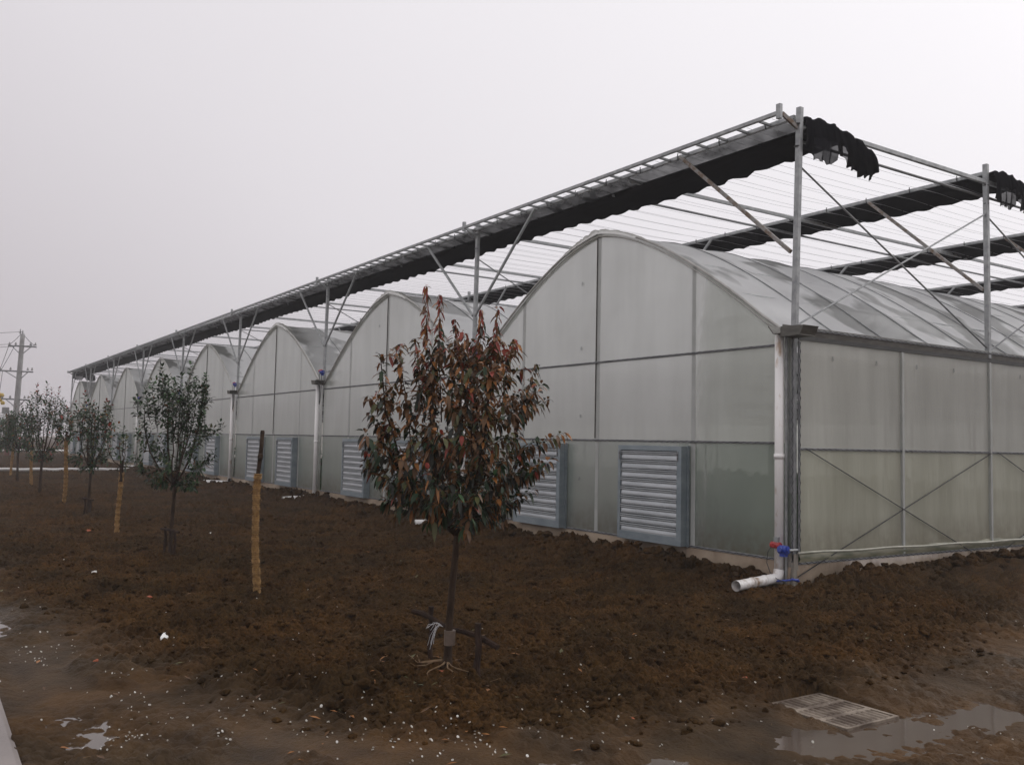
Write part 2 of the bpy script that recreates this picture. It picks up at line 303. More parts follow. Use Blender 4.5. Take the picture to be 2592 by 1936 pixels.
# ------------------------------------------------------------------ terrain
def hsh(ix, iy, s):
    v = np.sin(ix * 127.1 + iy * 311.7 + s * 74.7) * 43758.5453
    return v - np.floor(v)
def vnoise(x, y, s):
    ix = np.floor(x); iy = np.floor(y); fx = x - ix; fy = y - iy
    fx = fx * fx * (3 - 2 * fx); fy = fy * fy * (3 - 2 * fy)
    a = hsh(ix, iy, s); b = hsh(ix + 1, iy, s); c = hsh(ix, iy + 1, s); d = hsh(ix + 1, iy + 1, s)
    return (a + (b - a) * fx) * (1 - fy) + (c + (d - c) * fx) * fy
def fbm(x, y, s, o=4):
    t = 0; a = 0.5
    for k in range(o):
        t = t + a * (vnoise(x, y, s + k) - 0.5); x = x * 2.03 + 11.3; y = y * 2.03 + 5.1; a *= 0.5
    return t
def cells(x, y, size, s):
    u = x / size; v = y / size; ix = np.floor(u); iy = np.floor(v); h = np.zeros_like(u)
    for dx in (-1, 0, 1):
        for dy in (-1, 0, 1):
            jx = ix + dx; jy = iy + dy
            px = jx + hsh(jx, jy, s); py = jy + hsh(jx, jy, s + 9.1); r = 0.3 + 0.55 * hsh(jx, jy, s + 3.3)
            q = 1 - ((u - px) ** 2 + (v - py) ** 2) / (r * r)
            h = np.maximum(h, np.sqrt(np.maximum(q, 0)) * r)
    return h
def sstep(t): t = np.clip(t, 0, 1); return t * t * (3 - 2 * t)
_bx = np.array([-400, -30, -3.3, -0.1, 1.3, 2.27, 2.75, 3.0, 3.1]); _by = np.array([-8.3, -8.3, -8.3, -7.55, -7.25, -6.95, -6.5, -6.1, -5.6])
_cy = np.array([-6.0, -5.6, -4.9, -4.1, -3.3, -1.5, 0.6, 3.0, 8, 400]); _cx = np.array([3.05, 3.05, 3.1, 3.2, 3.25, 2.9, 2.3, 1.7, 1.5, 1.5])
PUD = [(1.72, -8.42, 0.42, 0.2, 0.055), (3.85, -4.7, 0.5, 0.62, 0.035), (4.15, -3.5, 0.28, 1.3, 0.06), (3.42, -4.75, 0.16, 0.3, 0.03), (-2.1, -8.64, 0.8, 0.12, 0.05), (3.75, -6.2, 0.3, 0.6, 0.05),
       (4.7, -3.9, 0.2, 0.9, 0.04), (0.3, -8.68, 0.6, 0.08, 0.04)]
def masks(x, y):
    wob = 0.5 * fbm(x * 1.3, y * 1.3, 40, 3)
    t1 = np.where(x < 3.1, np.interp(x, _bx, _by) - y, -9.0)
    t2 = np.where(y > -6.0, x - np.interp(y, _cy, _cx), np.where(x > 3.05, 9.0, -9.0))
    t = np.maximum(t1, t2) + wob
    return sstep(0.5 + (t - 0.15) / 1.05)
def height(x, y, fine=True):
    x = np.asarray(x, float); y = np.asarray(y, float)
    tr = masks(x, y)
    far = sstep((np.abs(x + 20) - 60) / 40)
    dx = np.where(x > 0, x, 0); dy = np.where(y < 0, -y, 0); d = np.hypot(dx, dy)
    inside = (x < 0) & (y > 0)
    heap = 0.12 * np.exp(-((d - 0.45) / 0.40) ** 2) * (0.75 + 1.0 * fbm(x * 0.9, y * 0.9, 71, 3)) + 0.05 * np.exp(-d / 1.6)
    corner = 1 - 0.95 * np.exp(-((x + 0.05) ** 2 + (y + 0.35) ** 2) / 0.30)
    corner2 = 1 - 0.7 * np.exp(-((x - 0.25) ** 2 + (y - 0.1) ** 2) / 0.2)
    heap = heap * corner * corner2 * (x > -66)
    heap = np.where(inside, 0.0, heap)
    b = 0.10 * fbm(x * 0.55, y * 0.55, 5, 3) + heap
    mound = 0.0
    for i, tx in enumerate((1.58, -5.8, -13.15, -20.5)):
        mound = mound + 0.07 * np.exp(-((x - tx) ** 2 + (y + 6.05) ** 2) / 0.35)
    b = b + mound * 0.6
    rough = (1 - 0.72 * tr) * (1 + 0.6 * np.exp(-d / 0.9)) * np.where(inside, 0.2, 1.0)
    r = 0.0
    if fine:
        m1 = 0.6 + 1.6 * vnoise(x * 0.9, y * 0.9, 21)
        r = 0.050 * m1 * cells(x + 0.03 * fbm(x * 9, y * 9, 3, 2), y, 0.15, 1) + 0.052 * m1 * cells(x, y + 0.02 * fbm(x * 14, y * 14, 5, 2), 0.075, 2) + 0.045 * cells(x, y, 0.04, 3)
        r = r + 0.05 * fbm(x * 5, y * 5, 12, 4)
    trk = -0.035 + 0.035 * fbm(x * 0.8, y * 0.8, 31, 3)
    if fine:
        rut = fbm(x * 1.2, y * 5.5, 33, 4); trk = trk + 0.03 * rut + 0.016 * cells(x, y, 0.12, 6) * vnoise(x * 2, y * 2, 8) + 0.012 * fbm(x * 14, y * 14, 9, 3)
        lump = sstep((vnoise(x * 1.7 + 4, y * 3.2, 55) - 0.62) / 0.2); trk = trk + lump * (0.02 + 0.035 * cells(x, y, 0.09, 14) + 0.02 * cells(x, y, 0.04, 15))
    bed = r - (0.065 if fine else 0)
    patch = sstep((vnoise(x * 1.1 + 3, y * 1.9, 91) - 0.35) / 0.35)
    h = (b + bed * (1 + 0.6 * np.exp(-d / 0.9)) * np.where(inside, 0.2, 1.0)) * (1 - tr) + (trk + 0.42 * (bed + 0.02) * patch) * tr
    for (cx, cy_, rx, ry, dp) in PUD:
        h = h - (dp) * np.exp(-(((x - cx) / rx) ** 2 + ((y - cy_) / ry) ** 2)) * tr
    # the pavement's bed and the drain pit stay under what covers them
    h = np.where(y < -8.86, np.minimum(h, -0.09), h)
    pit = (x > 3.26) & (x < 3.95) & (y > -4.33) & (y < -3.73)
    h = np.where(pit, -0.16, h)
    return h * (1 - far)
def steps(a, b, d0, grow=1.06, dmax=2.0):
    o = [a]; d = d0
    while o[-1] < b: o.append(o[-1] + d); d = min(d * grow, dmax)
    return o
xr = steps(5.2, 340, 0.018, 1.09, 30)[1:]
xm = list(np.arange(-1.0, 5.2001, 0.0155))
xl = []
x_ = -1.0; d_ = 0.0155
while x_ > -75: d_ = min(d_ * 1.0045, 0.30); x_ -= d_; xl.append(x_)
while x_ > -340: d_ *= 1.25; x_ -= d_; xl.append(x_)
X = np.array(sorted(xl) + xm + xr)
yl = list(np.arange(-9.0, -4.0, 0.0155)) + list(np.arange(-4.0, 0.9, 0.0215))
yu = []; y_ = yl[-1]; d_ = 0.0215
while y_ < 340: d_ = min(d_ * 1.06, 30); y_ += d_; yu.append(y_)
yd = []; y_ = -9.0; d_ = 0.03
while y_ > -340: d_ = min(d_ * 1.25, 30); y_ -= d_; yd.append(y_)
Y = np.array(sorted(yd) + yl + yu)
GX, GY = np.meshgrid(X, Y)
GZ = height(GX, GY)
V = np.stack([GX.ravel(), GY.ravel(), GZ.ravel()], 1); nx = len(X); ny = len(Y)
I = (np.arange(ny - 1)[:, None] * nx + np.arange(nx - 1)[None, :]).ravel()
F = np.stack([I, I + 1, I + 1 + nx, I + nx], 1)
me = np_mesh('ground', V, F, smooth=True)
at = me.attributes.new('trodden', 'FLOAT', 'POINT'); at.data.foreach_set('value', masks(GX, GY).ravel().astype(np.float32))
ground = link('ground', me, M_soil); ground['kind'] = 'structure'
del V, F, I, GZ

def gz(x, y): return float(height(np.array([x]), np.array([y]))[0])

# pavement the photographer stands on, with a bevelled edge
mb = MB()
mb.grid([[(x, y, z) for x in np.arange(-60, 30.01, 3.0)] for (y, z) in ((-12.5, -0.1), (-12.5, 0.018), (-8.86, 0.018), (-8.835, 0.006), (-8.83, -0.1))])
tag(mb.build('pavement', M_pave), kind='structure')

# puddles: still water lying in the low places of the track
def puddle(cx, cy_, rx, ry, z, seed):
    P = [(cx, cy_, z)]; n = 48
    for i in range(n):
        a = 2 * math.pi * i / n; k = 1.0 + 0.14 * math.sin(3 * a + seed) + 0.08 * math.sin(7 * a + 2 * seed)
        P.append((cx + rx * k * math.cos(a), cy_ + ry * k * math.sin(a), z))
    b = MB(); b.add(P, [(0, i + 1, (i + 1) % n + 1) for i in range(n)])
    tag(b.build('puddle', M_water), kind='structure')
puddle(1.72, -8.42, 0.85, 0.36, -0.050, 1)
puddle(3.95, -3.95, 1.15, 2.2, -0.060, 2)
puddle(-2.1, -8.6, 1.7, 0.24, -0.056, 3)
puddle(3.8, -6.45, 0.7, 0.8, -0.0535, 5)

# loose clods: uncountable, one object
def ico(sub=1):
    t = (1 + 5 ** 0.5) / 2
    v = [(-1, t, 0), (1, t, 0), (-1, -t, 0), (1, -t, 0), (0, -1, t), (0, 1, t), (0, -1, -t), (0, 1, -t), (t, 0, -1), (t, 0, 1), (-t, 0, -1), (-t, 0, 1)]
    v = [Vector(p).normalized() for p in v]
    f = [(0, 11, 5), (0, 5, 1), (0, 1, 7), (0, 7, 10), (0, 10, 11), (1, 5, 9), (5, 11, 4), (11, 10, 2), (10, 7, 6), (7, 1, 8), (3, 9, 4), (3, 4, 2), (3, 2, 6), (3, 6, 8), (3, 8, 9), (4, 9, 5), (2, 4, 11), (6, 2, 10), (8, 6, 7), (9, 8, 1)]
    for _ in range(sub):
        c = {}; nf = []
        def mid(a, b):
            k = (min(a, b), max(a, b))
            if k not in c: v.append(((v[a] + v[b]) / 2).normalized()); c[k] = len(v) - 1
            return c[k]
        for a, b, d in f:
            x, y, z = mid(a, b), mid(b, d), mid(d, a); nf += [(a, x, z), (b, y, x), (d, z, y), (x, y, z)]
        f = nf
    return np.array([tuple(p) for p in v]), np.array(f)
IV1, IF1 = ico(1); IV2, IF2 = ico(2)
rg = np.random.default_rng(11)
def lump_mesh(cx, cy_, size, IV, IF, name, squash=0.7, sink=0.35, amp=0.35):
    n = len(cx); k = len(IV)
    d = np.repeat(IV[None], n, 0)
    for fr, am in ((1.6, amp), (3.4, amp * 0.5), (7.0, amp * 0.22)):
        w = rg.normal(size=(n, 3, 3)) * fr; ph = rg.uniform(0, 6.3, (n, 3))
        d = d * (1 + am * np.mean(np.sin(np.einsum('kj,nij->nki', IV, w) + ph[:, None, :]), 2)[:, :, None] * 1.2)
    sc = size[:, None] * np.stack([rg.uniform(0.75, 1.25, n), rg.uniform(0.75, 1.25, n), rg.uniform(squash * 0.8, squash * 1.25, n)], 1)
    d = d * sc[:, None, :]
    a = rg.uniform(0, 6.3, n); ca, sa = np.cos(a)[:, None], np.sin(a)[:, None]
    x = d[:, :, 0] * ca - d[:, :, 1] * sa; y = d[:, :, 0] * sa + d[:, :, 1] * ca
    z = d[:, :, 2] + height(cx, cy_)[:, None] + (size * squash * (1 - 2 * sink))[:, None] * 0.5
    P = np.stack([x + cx[:, None], y + cy_[:, None], z], 2).reshape(-1, 3)
    Fc = (IF[None] + (np.arange(n) * k)[:, None, None]).reshape(-1, 3)
    return np_mesh(name, P, Fc, smooth=True)
n = 34000
cx = rg.uniform(-12, 6, n) ; cy_ = rg.uniform(-8.4, 0, n)
keep = (masks(cx, cy_) < 0.25 + 0.6 * (rg.random(n) < 0.3)); cx = cx[keep]; cy_ = cy_[keep]
nr = ((cx - 7.6) ** 2 + (cy_ + 9.4) ** 2) ** 0.5
keep = rg.uniform(0, 1, len(cx)) < np.clip(1.25 - nr / 16, 0.15, 1); cx = cx[keep]; cy_ = cy_[keep]
o = link('soil_clods', lump_mesh(cx, cy_, 0.008 + 0.026 * rg.random(len(cx)) ** 2.4 + 0.03 * rg.random(len(cx)) ** 26, IV1, IF1, 'soil_clods'), M_soil)
tag(o, 'loose crumbs and clods of brown soil over the planting bed', 'soil', kind='stuff')
# bigger clods heaped at the foot of the walls
n1, n2 = 1150, 420
ax = -rg.random(n1) ** 1.4 * 32 - 0.35; ay = -0.08 - np.abs(rg.normal(0, 0.26, n1))
bx = 0.10 + np.abs(rg.normal(0, 0.30, n2)); by = rg.uniform(0.45, 9.5, n2)
cx = np.concatenate([ax, bx]); cy_ = np.concatenate([ay, by])
sz = 0.02 + 0.062 * rg.random(len(cx)) ** 1.8
o = link('heaped_clods', lump_mesh(cx, cy_, sz, IV2, IF2, 'heaped_clods', 0.85, 0.3, 0.5), M_soil)
tag(o, 'larger dark soil clods heaped along the foot of the plastic walls', 'soil', kind='stuff')

# white chips trodden into the mud
chips = []
CL = [(-0.56, -8.5, .35, .12, 26), (-3.3, -8.28, .5, .1, 8), (-0.78, -8.25, .3, .1, 12), (1.95, -8.3, .2, .12, 40), (1.87, -7.75, .35, .25, 38), (2.55, -7.0, .3, .2, 60), (2.72, -6.6, .3, .15, 35),
      (3.1, -6.2, .2, .2, 22), (2.9, -5.6, .25, .3, 16), (3.34, -5.6, .2, .3, 14), (2.23, -5.2, .3, .3, 12), (2.6, 0.0, .35, .5, 26), (4.5, -3.8, .2, .4, 14), (3.4, -2.0, .3, .8, 16), (1.0, -8.1, .7, .35, 45), (1.8, -7.2, .8, .4, 40), (2.9, -4.8, .5, 1.2, 40), (0.3, -7.8, 1.2, .5, 30), (-3, -7.6, 3, .4, 18), (2.5, -1.0, 1.2, 1.5, 18), (0.5, -5.0, 3, 1.8, 20)]
for (a, b, sa, sb, c) in CL:
    for _ in range(c): chips.append((rnd.gauss(a, sa), rnd.gauss(b, sb)))
chips = [q for q in chips if rnd.random() < .97 and q[1] > -8.8 and not (q[0] < 0.1 and q[1] > -0.1)]
mb = MB()
hz = height(np.array([c[0] for c in chips]), np.array([c[1] for c in chips]))
for (x, y), z in zip(chips, hz):
    r = rnd.uniform(0.003, 0.0075) + (0.005 * rnd.random() ** 3); a0 = rnd.random() * 6; tx, ty = rnd.uniform(-.5, .5), rnd.uniform(-.5, .5); z = max(z, -0.052) + 0.003
    n = 7; ri = r * rnd.choice([0.0, 0.35, 0.45]); P = []
    el = rnd.uniform(0.55, 1.0)
    for k in range(n):
        a = a0 + 2 * math.pi * k / n; ca, sa = math.cos(a), math.sin(a) * el
        for (rr, hh) in ((r, 0), (r * 0.95, 0.005), (max(ri, 1e-4), 0.0045), (max(ri, 1e-4), 0)):
            px, py = ca * rr, sa * rr; P.append((x + px, y + py, z + hh + px * tx + py * ty))
    mb.add(P, [(4 * k + j, 4 * ((k + 1) % n) + j, 4 * ((k + 1) % n) + (j + 1) % 4, 4 * k + (j + 1) % 4) for k in range(n) for j in range(4)])
tag(mb.build('white_chips', M_chip), 'tiny white chips scattered through the trodden mud', 'gravel', kind='stuff')

# ------------------------------------------------------------------ greenhouse
B, NB = 8.0, 8                    # bay width, number of bays
SY, NS = 4.58, 7                  # frame spacing and count in depth
YL = SY * NS
HG, HR = 3.3, 5.22
XW = -B * NB
gh = thing('greenhouse', 'long multi-span greenhouse clad in milky plastic film, with eight pointed arched bays', 'greenhouse', (-32, 0, 0))

def arch(t):
    """height of the pointed arch above the gutter, t = 0 at gutter, 1 at ridge (half a bay)"""
    # measured: t .0->3.3, .078->3.3?, .23->3.81, .44->4.34, .69->4.98, 1->5.22
    xs = [0, 0.06, 0.23, 0.44, 0.62, 0.80, 0.92, 1.0]; zs = [3.18, 3.30, 3.81, 4.37, 4.76, 5.07, 5.20, 5.245]
    return float(np.interp(t, xs, zs))
NA = 28
def arch_pts(x0, lift=0.0, e=0.05):
    P = []
    for k in range(-NA, NA + 1):
        t = 1 - abs(k) / NA; x = x0 - B / 2 - k / NA * (B / 2 - e)
        P.append((x, arch_s(t) + lift))
    return P
_t = np.linspace(0, 1, 101); _z = np.interp(_t, [0, 0.06, 0.23, 0.44, 0.62, 0.80, 0.92, 1.0], [3.2, 3.32, 3.83, 4.37, 4.76, 5.07, 5.20, 5.245])
_zs = np.convolve(np.pad(_z, 8, mode='reflect', reflect_type='odd'), np.ones(17) / 17, 'valid')
def arch_s(t): return float(np.interp(t, _t, _zs))

zig_rng = random.Random(3)
def girt(p0, p1, parent, name='girt', nrm=(0, -1, 0), wire=True, w=0.032, mat_=None):
    """film clamping channel with its zigzag locking wire"""
    p0 = Vector(p0); p1 = Vector(p1); nrm = Vector(nrm)
    b = MB(); b.bar(p0 + nrm * 0.012, p1 + nrm * 0.012, 0.022 if abs((p1 - p0).normalized().z) < .9 else w, w if abs((p1 - p0).normalized().z) < .9 else 0.022, 0, up=(0, 0, 1) if abs((p1 - p0).normalized().z) < .9 else tuple(nrm))
    g = b.build(name, mat_ or M_steel_d, parent)
    if wire:
        L = (p1 - p0).length; d = (p1 - p0) / L; s = d.cross(nrm).normalized(); n = int(L / 0.03); P = []
        for i in range(n + 1):
            q = i * 0.03; tri = 1 - 2 * abs(((q / 0.12) % 1.0) - 0.5) * 2
            P.append(p0 + d * q + s * tri * 0.012 + nrm * (0.027 + 0.002 * zig_rng.random()))
        c = MB(); c.tube(P, 0.0035, 4); wv = c.build('locking_wire', M_dark, g)
        wv.matrix_parent_inverse = Matrix.Identity(4)
    return g

# columns, frames and film of the gable front
for i in range(NB):
    x0 = -B * i
    top = arch_pts(x0)
    gw = MB()
    rows = []
    xs = [p[0] for p in top]
    for z in (0.30, 1.80, 3.08):
        rows.append([(x, 0.004 * math.sin(x * 3.1 + z), z) for x in xs])
    rows.append([(x, 0.004 * math.sin(x * 2.3), zt) for x, zt in top])
    # subdivide between 3.08 and the arch
    R = rows[:3]
    for k in (0.33, 0.66, 1.0):
        R.append([(a[0], a[1], a[2] + (b_[2] - a[2]) * k) for a, b_ in zip(rows[2], rows[3])])
    lo_ = MB(); lo_.grid(R[:2]); lo_.build('lower_panel', M_low, gh, smooth=True)
    gw.grid(R[1:])
    gable = gw.build('gable_wall', M_gable, gh, smooth=True)
    sc = MB(); sc.grid([[(x0 - 0.15 - (B - 0.3) * a / 8, y, 2.99 + 0.03 * math.sin(y * 2.2) * math.sin(a)) for a in range(9)] for y in np.arange(0.25, YL, 0.9)])
    sc.build('inner_screen', M_screen, gh)  # inferred net screen, added across the bay to darken the film below it
    near = i < 4
    # studs stand right behind the film and show through it
    for t in (1.8, 4.0, 6.2):
        zt = arch_s(1 - abs(t - 4) / 4) - 0.03
        st = MB(); st.bar((x0 - t, 0.018, 0.0), (x0 - t, 0.018, zt), 0.085, 0.045, up=(0, 1, 0))
        st.build('stud', M_stud, gh)
        if t == 4.0:
            girt((x0 - t - 0.046, 0, 1.83), (x0 - t - 0.046, 0, zt - 0.05), gh, 'joint_strip', wire=False, w=0.006, mat_=M_gutter)
    for z in (0.305, 1.80, 3.08):
        girt((x0 - 0.28, 0, z), (x0 - B + 0.02, 0, z), gh, wire=(i < 3))
    # rolled film edge along the arch: two clamping tubes
    A = [(x, -0.03, z + 0.012) for x, z in top]; e = MB(); e.tube(A, 0.022, 6)
    A2 = [(x, -0.028, z - 0.055) for x, z in top[2:-2]]; e.tube(A2, 0.013, 6)
    e.build('gable_edge', M_pvc if False else mat('film_edge_%d' % i, (0.34, 0.335, 0.31), (0.5, 0.49, 0.46), 6, 0.5) if i == 0 else bpy.data.materials['film_edge_0'], gh, smooth=True)
    if i < 3:   # crumpled loose film lying over the ridge
        cr = MB(); P = []
        for k in range(40):
            xx = x0 - B / 2 - 0.95 + k * 1.9 / 39
            t = 1 - abs(xx - (x0 - 4)) / 4; zc = arch_s(t)
            ww = 0.05 * max(0, 1 - abs(k - 17) / 20)
            P.append([(xx, -0.07 + 0.02 * rnd.random(), zc - 0.02), (xx, -0.05, zc + 0.02 + ww * (0.5 + rnd.random())), (xx, 0.06, zc + 0.03 + ww * (0.4 + 0.9 * rnd.random())), (xx, 0.16, zc + 0.006)])
        cr.grid(P); cr.build('ridge_flap', M_side, gh, smooth=True)
    # roof film with its arched ribs
    rf = MB(); Yr = [0.0] + [SY / 4 * (k + 1) - 0.0 for k in range(4 * NS)]
    rows = []
    for k, yy in enumerate(Yr):
        rows.append([(x, yy, z + 0.012) for x, z in top])
        if k < len(Yr) - 1:
            for f_, dip in ((0.25, 0.02), (0.5, 0.028), (0.75, 0.02)):
                rows.append([(x, yy + f_ * SY / 4, z + 0.012 - dip * (1 + 0.5 * math.sin(9 * x + k))) for x, z in top])
    rf.grid(rows); rf.build('roof', M_roof, gh, smooth=True)
    for k in range(1, (17 if i == 0 else 9 if i < 5 else 5)):
        rb = MB(); rb.tube([(x, k * SY / 4, z + 0.012) for x, z in arch_pts(x0)[::2]], 0.014, 5); rb.build('rib', M_steel_d, gh, smooth=True)
    for (tt) in (0.27, 0.5, 0.75, 1.0):     # purlins under the film
        for sgn in (-1, 1):
            if tt == 1.0 and sgn == 1: continue
            xx = x0 - 4 + sgn * 4 * (1 - tt); zz = arch_s(tt) - 0.045
            pu = MB(); pu.tube([(xx, 0.06, zz), (xx, YL, zz)], 0.014, 6); pu.build('purlin', M_steel, gh)
# ties and inner columns seen dimly through the film
for k in range(1, NS + 1):
    yy = k * SY
    for i in range(NB + 1):
        if i in (0, NB): continue
        if i > 4 and k > 2: continue
        c = MB(); c.bar((-B * i, yy, 0), (-B * i, yy, HG - 0.1), 0.08, 0.06); c.build('inner_column', M_steel, gh)
    if k < 4:
        for i in range(NB):
            c = MB(); c.tube([(-B * i - 0.1, yy, 3.12), (-B * (i + 1) + 0.1, yy, 3.12)], 0.02, 6)
            c.tube([(-B * i - 2, yy, 3.12), (-B * i - 2, yy, arch_s(0.5) - .05)], 0.015, 5); c.tube([(-B * i - 6, yy, 3.12), (-B * i - 6, yy, arch_s(0.5) - .05)], 0.015, 5)
            c.build('tie_truss', M_steel, gh)
# gutters, running back between the bays
for i in range(NB + 1):
    x = -B * i; g = MB()
    prof = [(-0.19, 3.315), (-0.13, 3.20), (-0.125, 3.196), (0.095, 3.196), (0.10, 3.20), (0.16, 3.315)]
    if i == 0: prof = [(-0.21, 3.30), (-0.12, 3.19), (0.02, 3.19), (0.035, 3.30)]
    y0, y1 = (-0.30 if i else -0.27), YL + 0.1
    outer = [(x + a, z) for a, z in prof]; inner = [(x + a * 0.93, z + 0.006) for a, z in prof][::-1]
    ring = outer + inner; n = len(ring)
    vs = [(a, y0, z) for a, z in ring] + [(a, y1, z) for a, z in ring]
    m = len(outer)
    g.add(vs, [(j, (j + 1) % n, n + (j + 1) % n, n + j) for j in range(n)] + [(j, n - 1 - j, n - 2 - j, j + 1) for j in range(m - 1)])
    # folded rim
    gt = g.build('gutter', M_gutter, gh)
# gutter corner box
c = MB(); c.box(0.0, 0.30, -0.27, 0.02, 3.15, 3.162); c.add([(0.0, -0.27, 3.162), (0.30, -0.27, 3.162), (0.36, -0.27, 3.27), (0.0, -0.27, 3.28), (0.0, 0.02, 3.162), (0.30, 0.02, 3.162), (0.36, 0.02, 3.27), (0.0, 0.02, 3.28)], [(1, 2, 6, 5), (0, 3, 2, 1)])
c.build('gutter_end', M_gutter, gh)
# side wall
sw = MB(); rows = []
for z in (0.40, 0.75, 1.15, 1.5, 1.73, 2.2, 2.7, 3.14):
    rows.append([(0.012 * math.sin(y * 5.1 + z) * (1 if z < 1.5 else .3) * (0 if abs(z - 1.73) < .01 else 1) + 0.0 + (0.05 * (0.75 - z) if z < .75 else 0), y, z) for y in np.arange(0.09, YL, 0.23)])
s2 = MB(); s2.grid(rows[:5]); s2.build('vent_panel', M_slow, gh, smooth=True)
sw.grid(rows[4:]); sw.build('side_wall', M_side, gh, smooth=True)
girt((0, 0.06, 1.73), (0, 14, 1.73), gh, nrm=(1, 0, 0)); girt((0, 0.06, 0.28), (0, 14, 0.24), gh, nrm=(1, 0, 0))
f = MB(); f.box(0.0, 0.02, 0.06, YL, 3.135, 3.285); f.build('eaves_fascia', M_fascia, gh)
girt((0.02, 0.06, 3.275), (0.02, 14, 3.275), gh, nrm=(1, 0, 0), name='eaves_clamp')
for k in range(1, 2 * NS):
    c = MB(); c.bar((-0.018, k * SY / 2, 0.3), (-0.018, k * SY / 2, 3.13), 0.05, 0.11, up=(1, 0, 0)); c.build('side_stud', M_stud, gh)
for k in range(3):
    y0 = k * SY
    for (a, b_) in (((y0 + 0.2, 1.73), (y0 + 4.35, 0.10)), ((y0 + 0.03, 0.12), (y0 + 4.58, 1.72))):
        c = MB(); c.tube([(0.035, a[0], a[1]), (0.035, b_[0], b_[1])], 0.0075, 6); c.build('bracing_rod', M_cable, gh)
# rolled film on its winding tube with the sagging vent film below it
P = []
for k in range(60):
    y = -0.02 + k * 0.25; P.append((0.075, y, 0.42 - 0.010 * k * 0.25 + 0.006 * math.sin(y * 4)))
c = MB(); c.tube(P, 0.016, 8); c.build('winding_tube', M_tube, gh, smooth=True)
c = MB(); c.grid([[(0.01 + 0.01 * math.sin(y * 7), y, 0.41) for y in np.arange(0.06, 14, 0.2)], [(0.045, y, 0.34) for y in np.arange(0.06, 14, 0.2)], [(0.012, y, 0.27) for y in np.arange(0.06, 14, 0.2)]])
c.build('vent_film', mat('wet_vent_film', (0.12, 0.13, 0.08), (0.3, 0.28, 0.2), 4, 0.35, stretch=(1, 0.6, 3)), gh, smooth=True)
# skirts at the foot of the walls
sk = MB(); rows = []
xsn = np.arange(-0.02, -64, -0.11)
rng2 = np.random.default_rng(5); w1 = np.cumsum(rng2.normal(0, 0.012, len(xsn))); w1 = w1 - np.convolve(np.pad(w1, 10, mode='edge'), np.ones(21) / 21, 'valid')
for z, dd in ((0.31, 0.0), (0.2, 0.6), (0.08, 1.0), (-0.08, 1.2)):
    sh = int(dd * 3)
    rows.append([(x, -0.012 - 0.035 * dd + dd * w1[(j + sh) % len(xsn)] * 1.3, z) for j, x in enumerate(xsn)])
sk.grid(rows); sk.build('skirt', M_skirt, gh, smooth=True)
sk = MB(); ysn = np.arange(0.02, YL, 0.12)
sk.grid([[(0.012 + 0.03 * dd + dd * w1[(j + 50) % len(xsn)] * 1.2, y, z) for j, y in enumerate(ysn)] for z, dd in ((0.275, 0), (0.16, 0.6), (-0.08, 1.1))])
sk.build('skirt', M_skirt, gh, smooth=True)
# far walls that close the house
c = MB(); c.grid([[(XW, y, z) for y in (0, YL / 2, YL)] for z in (-0.05, 1.8, 3.2)]); c.build('side_wall', M_side, gh)
for i in range(NB):
    c = MB(); T = arch_pts(-B * i); c.grid([[(x, YL, -0.05) for x, z in T], [(x, YL, z) for x, z in T]]); c.build('gable_wall', M_gable, gh)
# corner post cover and column
c = MB(); c.bar((-0.055, 0.03, 0.0), (-0.055, 0.03, 3.19), 0.10, 0.055); c.build('corner_column', M_steel, gh)
girt((-0.0, -0.012, 0.3), (-0.0, -0.012, 3.15), gh, 'joint_strip', w=0.03); girt((0.012, 0.06, 0.4), (0.012, 0.06, 3.12), gh, 'joint_strip', nrm=(1, 0, 0), w=0.03)
c = MB(); c.bar((-0.085, -0.055, 0.02), (-0.085, -0.055, 3.18), 0.028, 0.028); c.build('motor_guide_rail', M_steel, gh)
c = MB(); c.box(-0.13, 0.02, -0.035, 0.05, -0.1, 0.40); c.build('column_footing', mat('stained_concrete', (0.2, 0.18, 0.15), (0.30, 0.27, 0.23), 6, 0.8, 0, 0.3), gh)
# small printed marks on the film
def mark(pts, axis):
    b = MB()
    for (a, z) in pts:
        for (dz, r) in ((0.018, 0.013), (-0.012, 0.017)):
            P = []
            for k in range(11):
                t = 2 * math.pi * k / 10
                P.append((a + r * math.cos(t), -0.012, z + dz + r * math.sin(t)) if axis == 'x' else (0.014, a + r * math.cos(t), z + dz + r * math.sin(t)))
            b.tube(P, 0.003, 4, cap=False)
    return b
mark([(0.75 + 0.95 * k, 2.93 + 0.006 * k) for k in range(8)], 'y').build('printed_marks', M_steel_d, gh)
mark([(-4.45, z) for z in (1.15, 2.2, 3.35, 4.45)] + [(-12.5, z) for z in (2.3, 3.4, 4.5)], 'x').build('printed_marks', M_steel_d, gh)

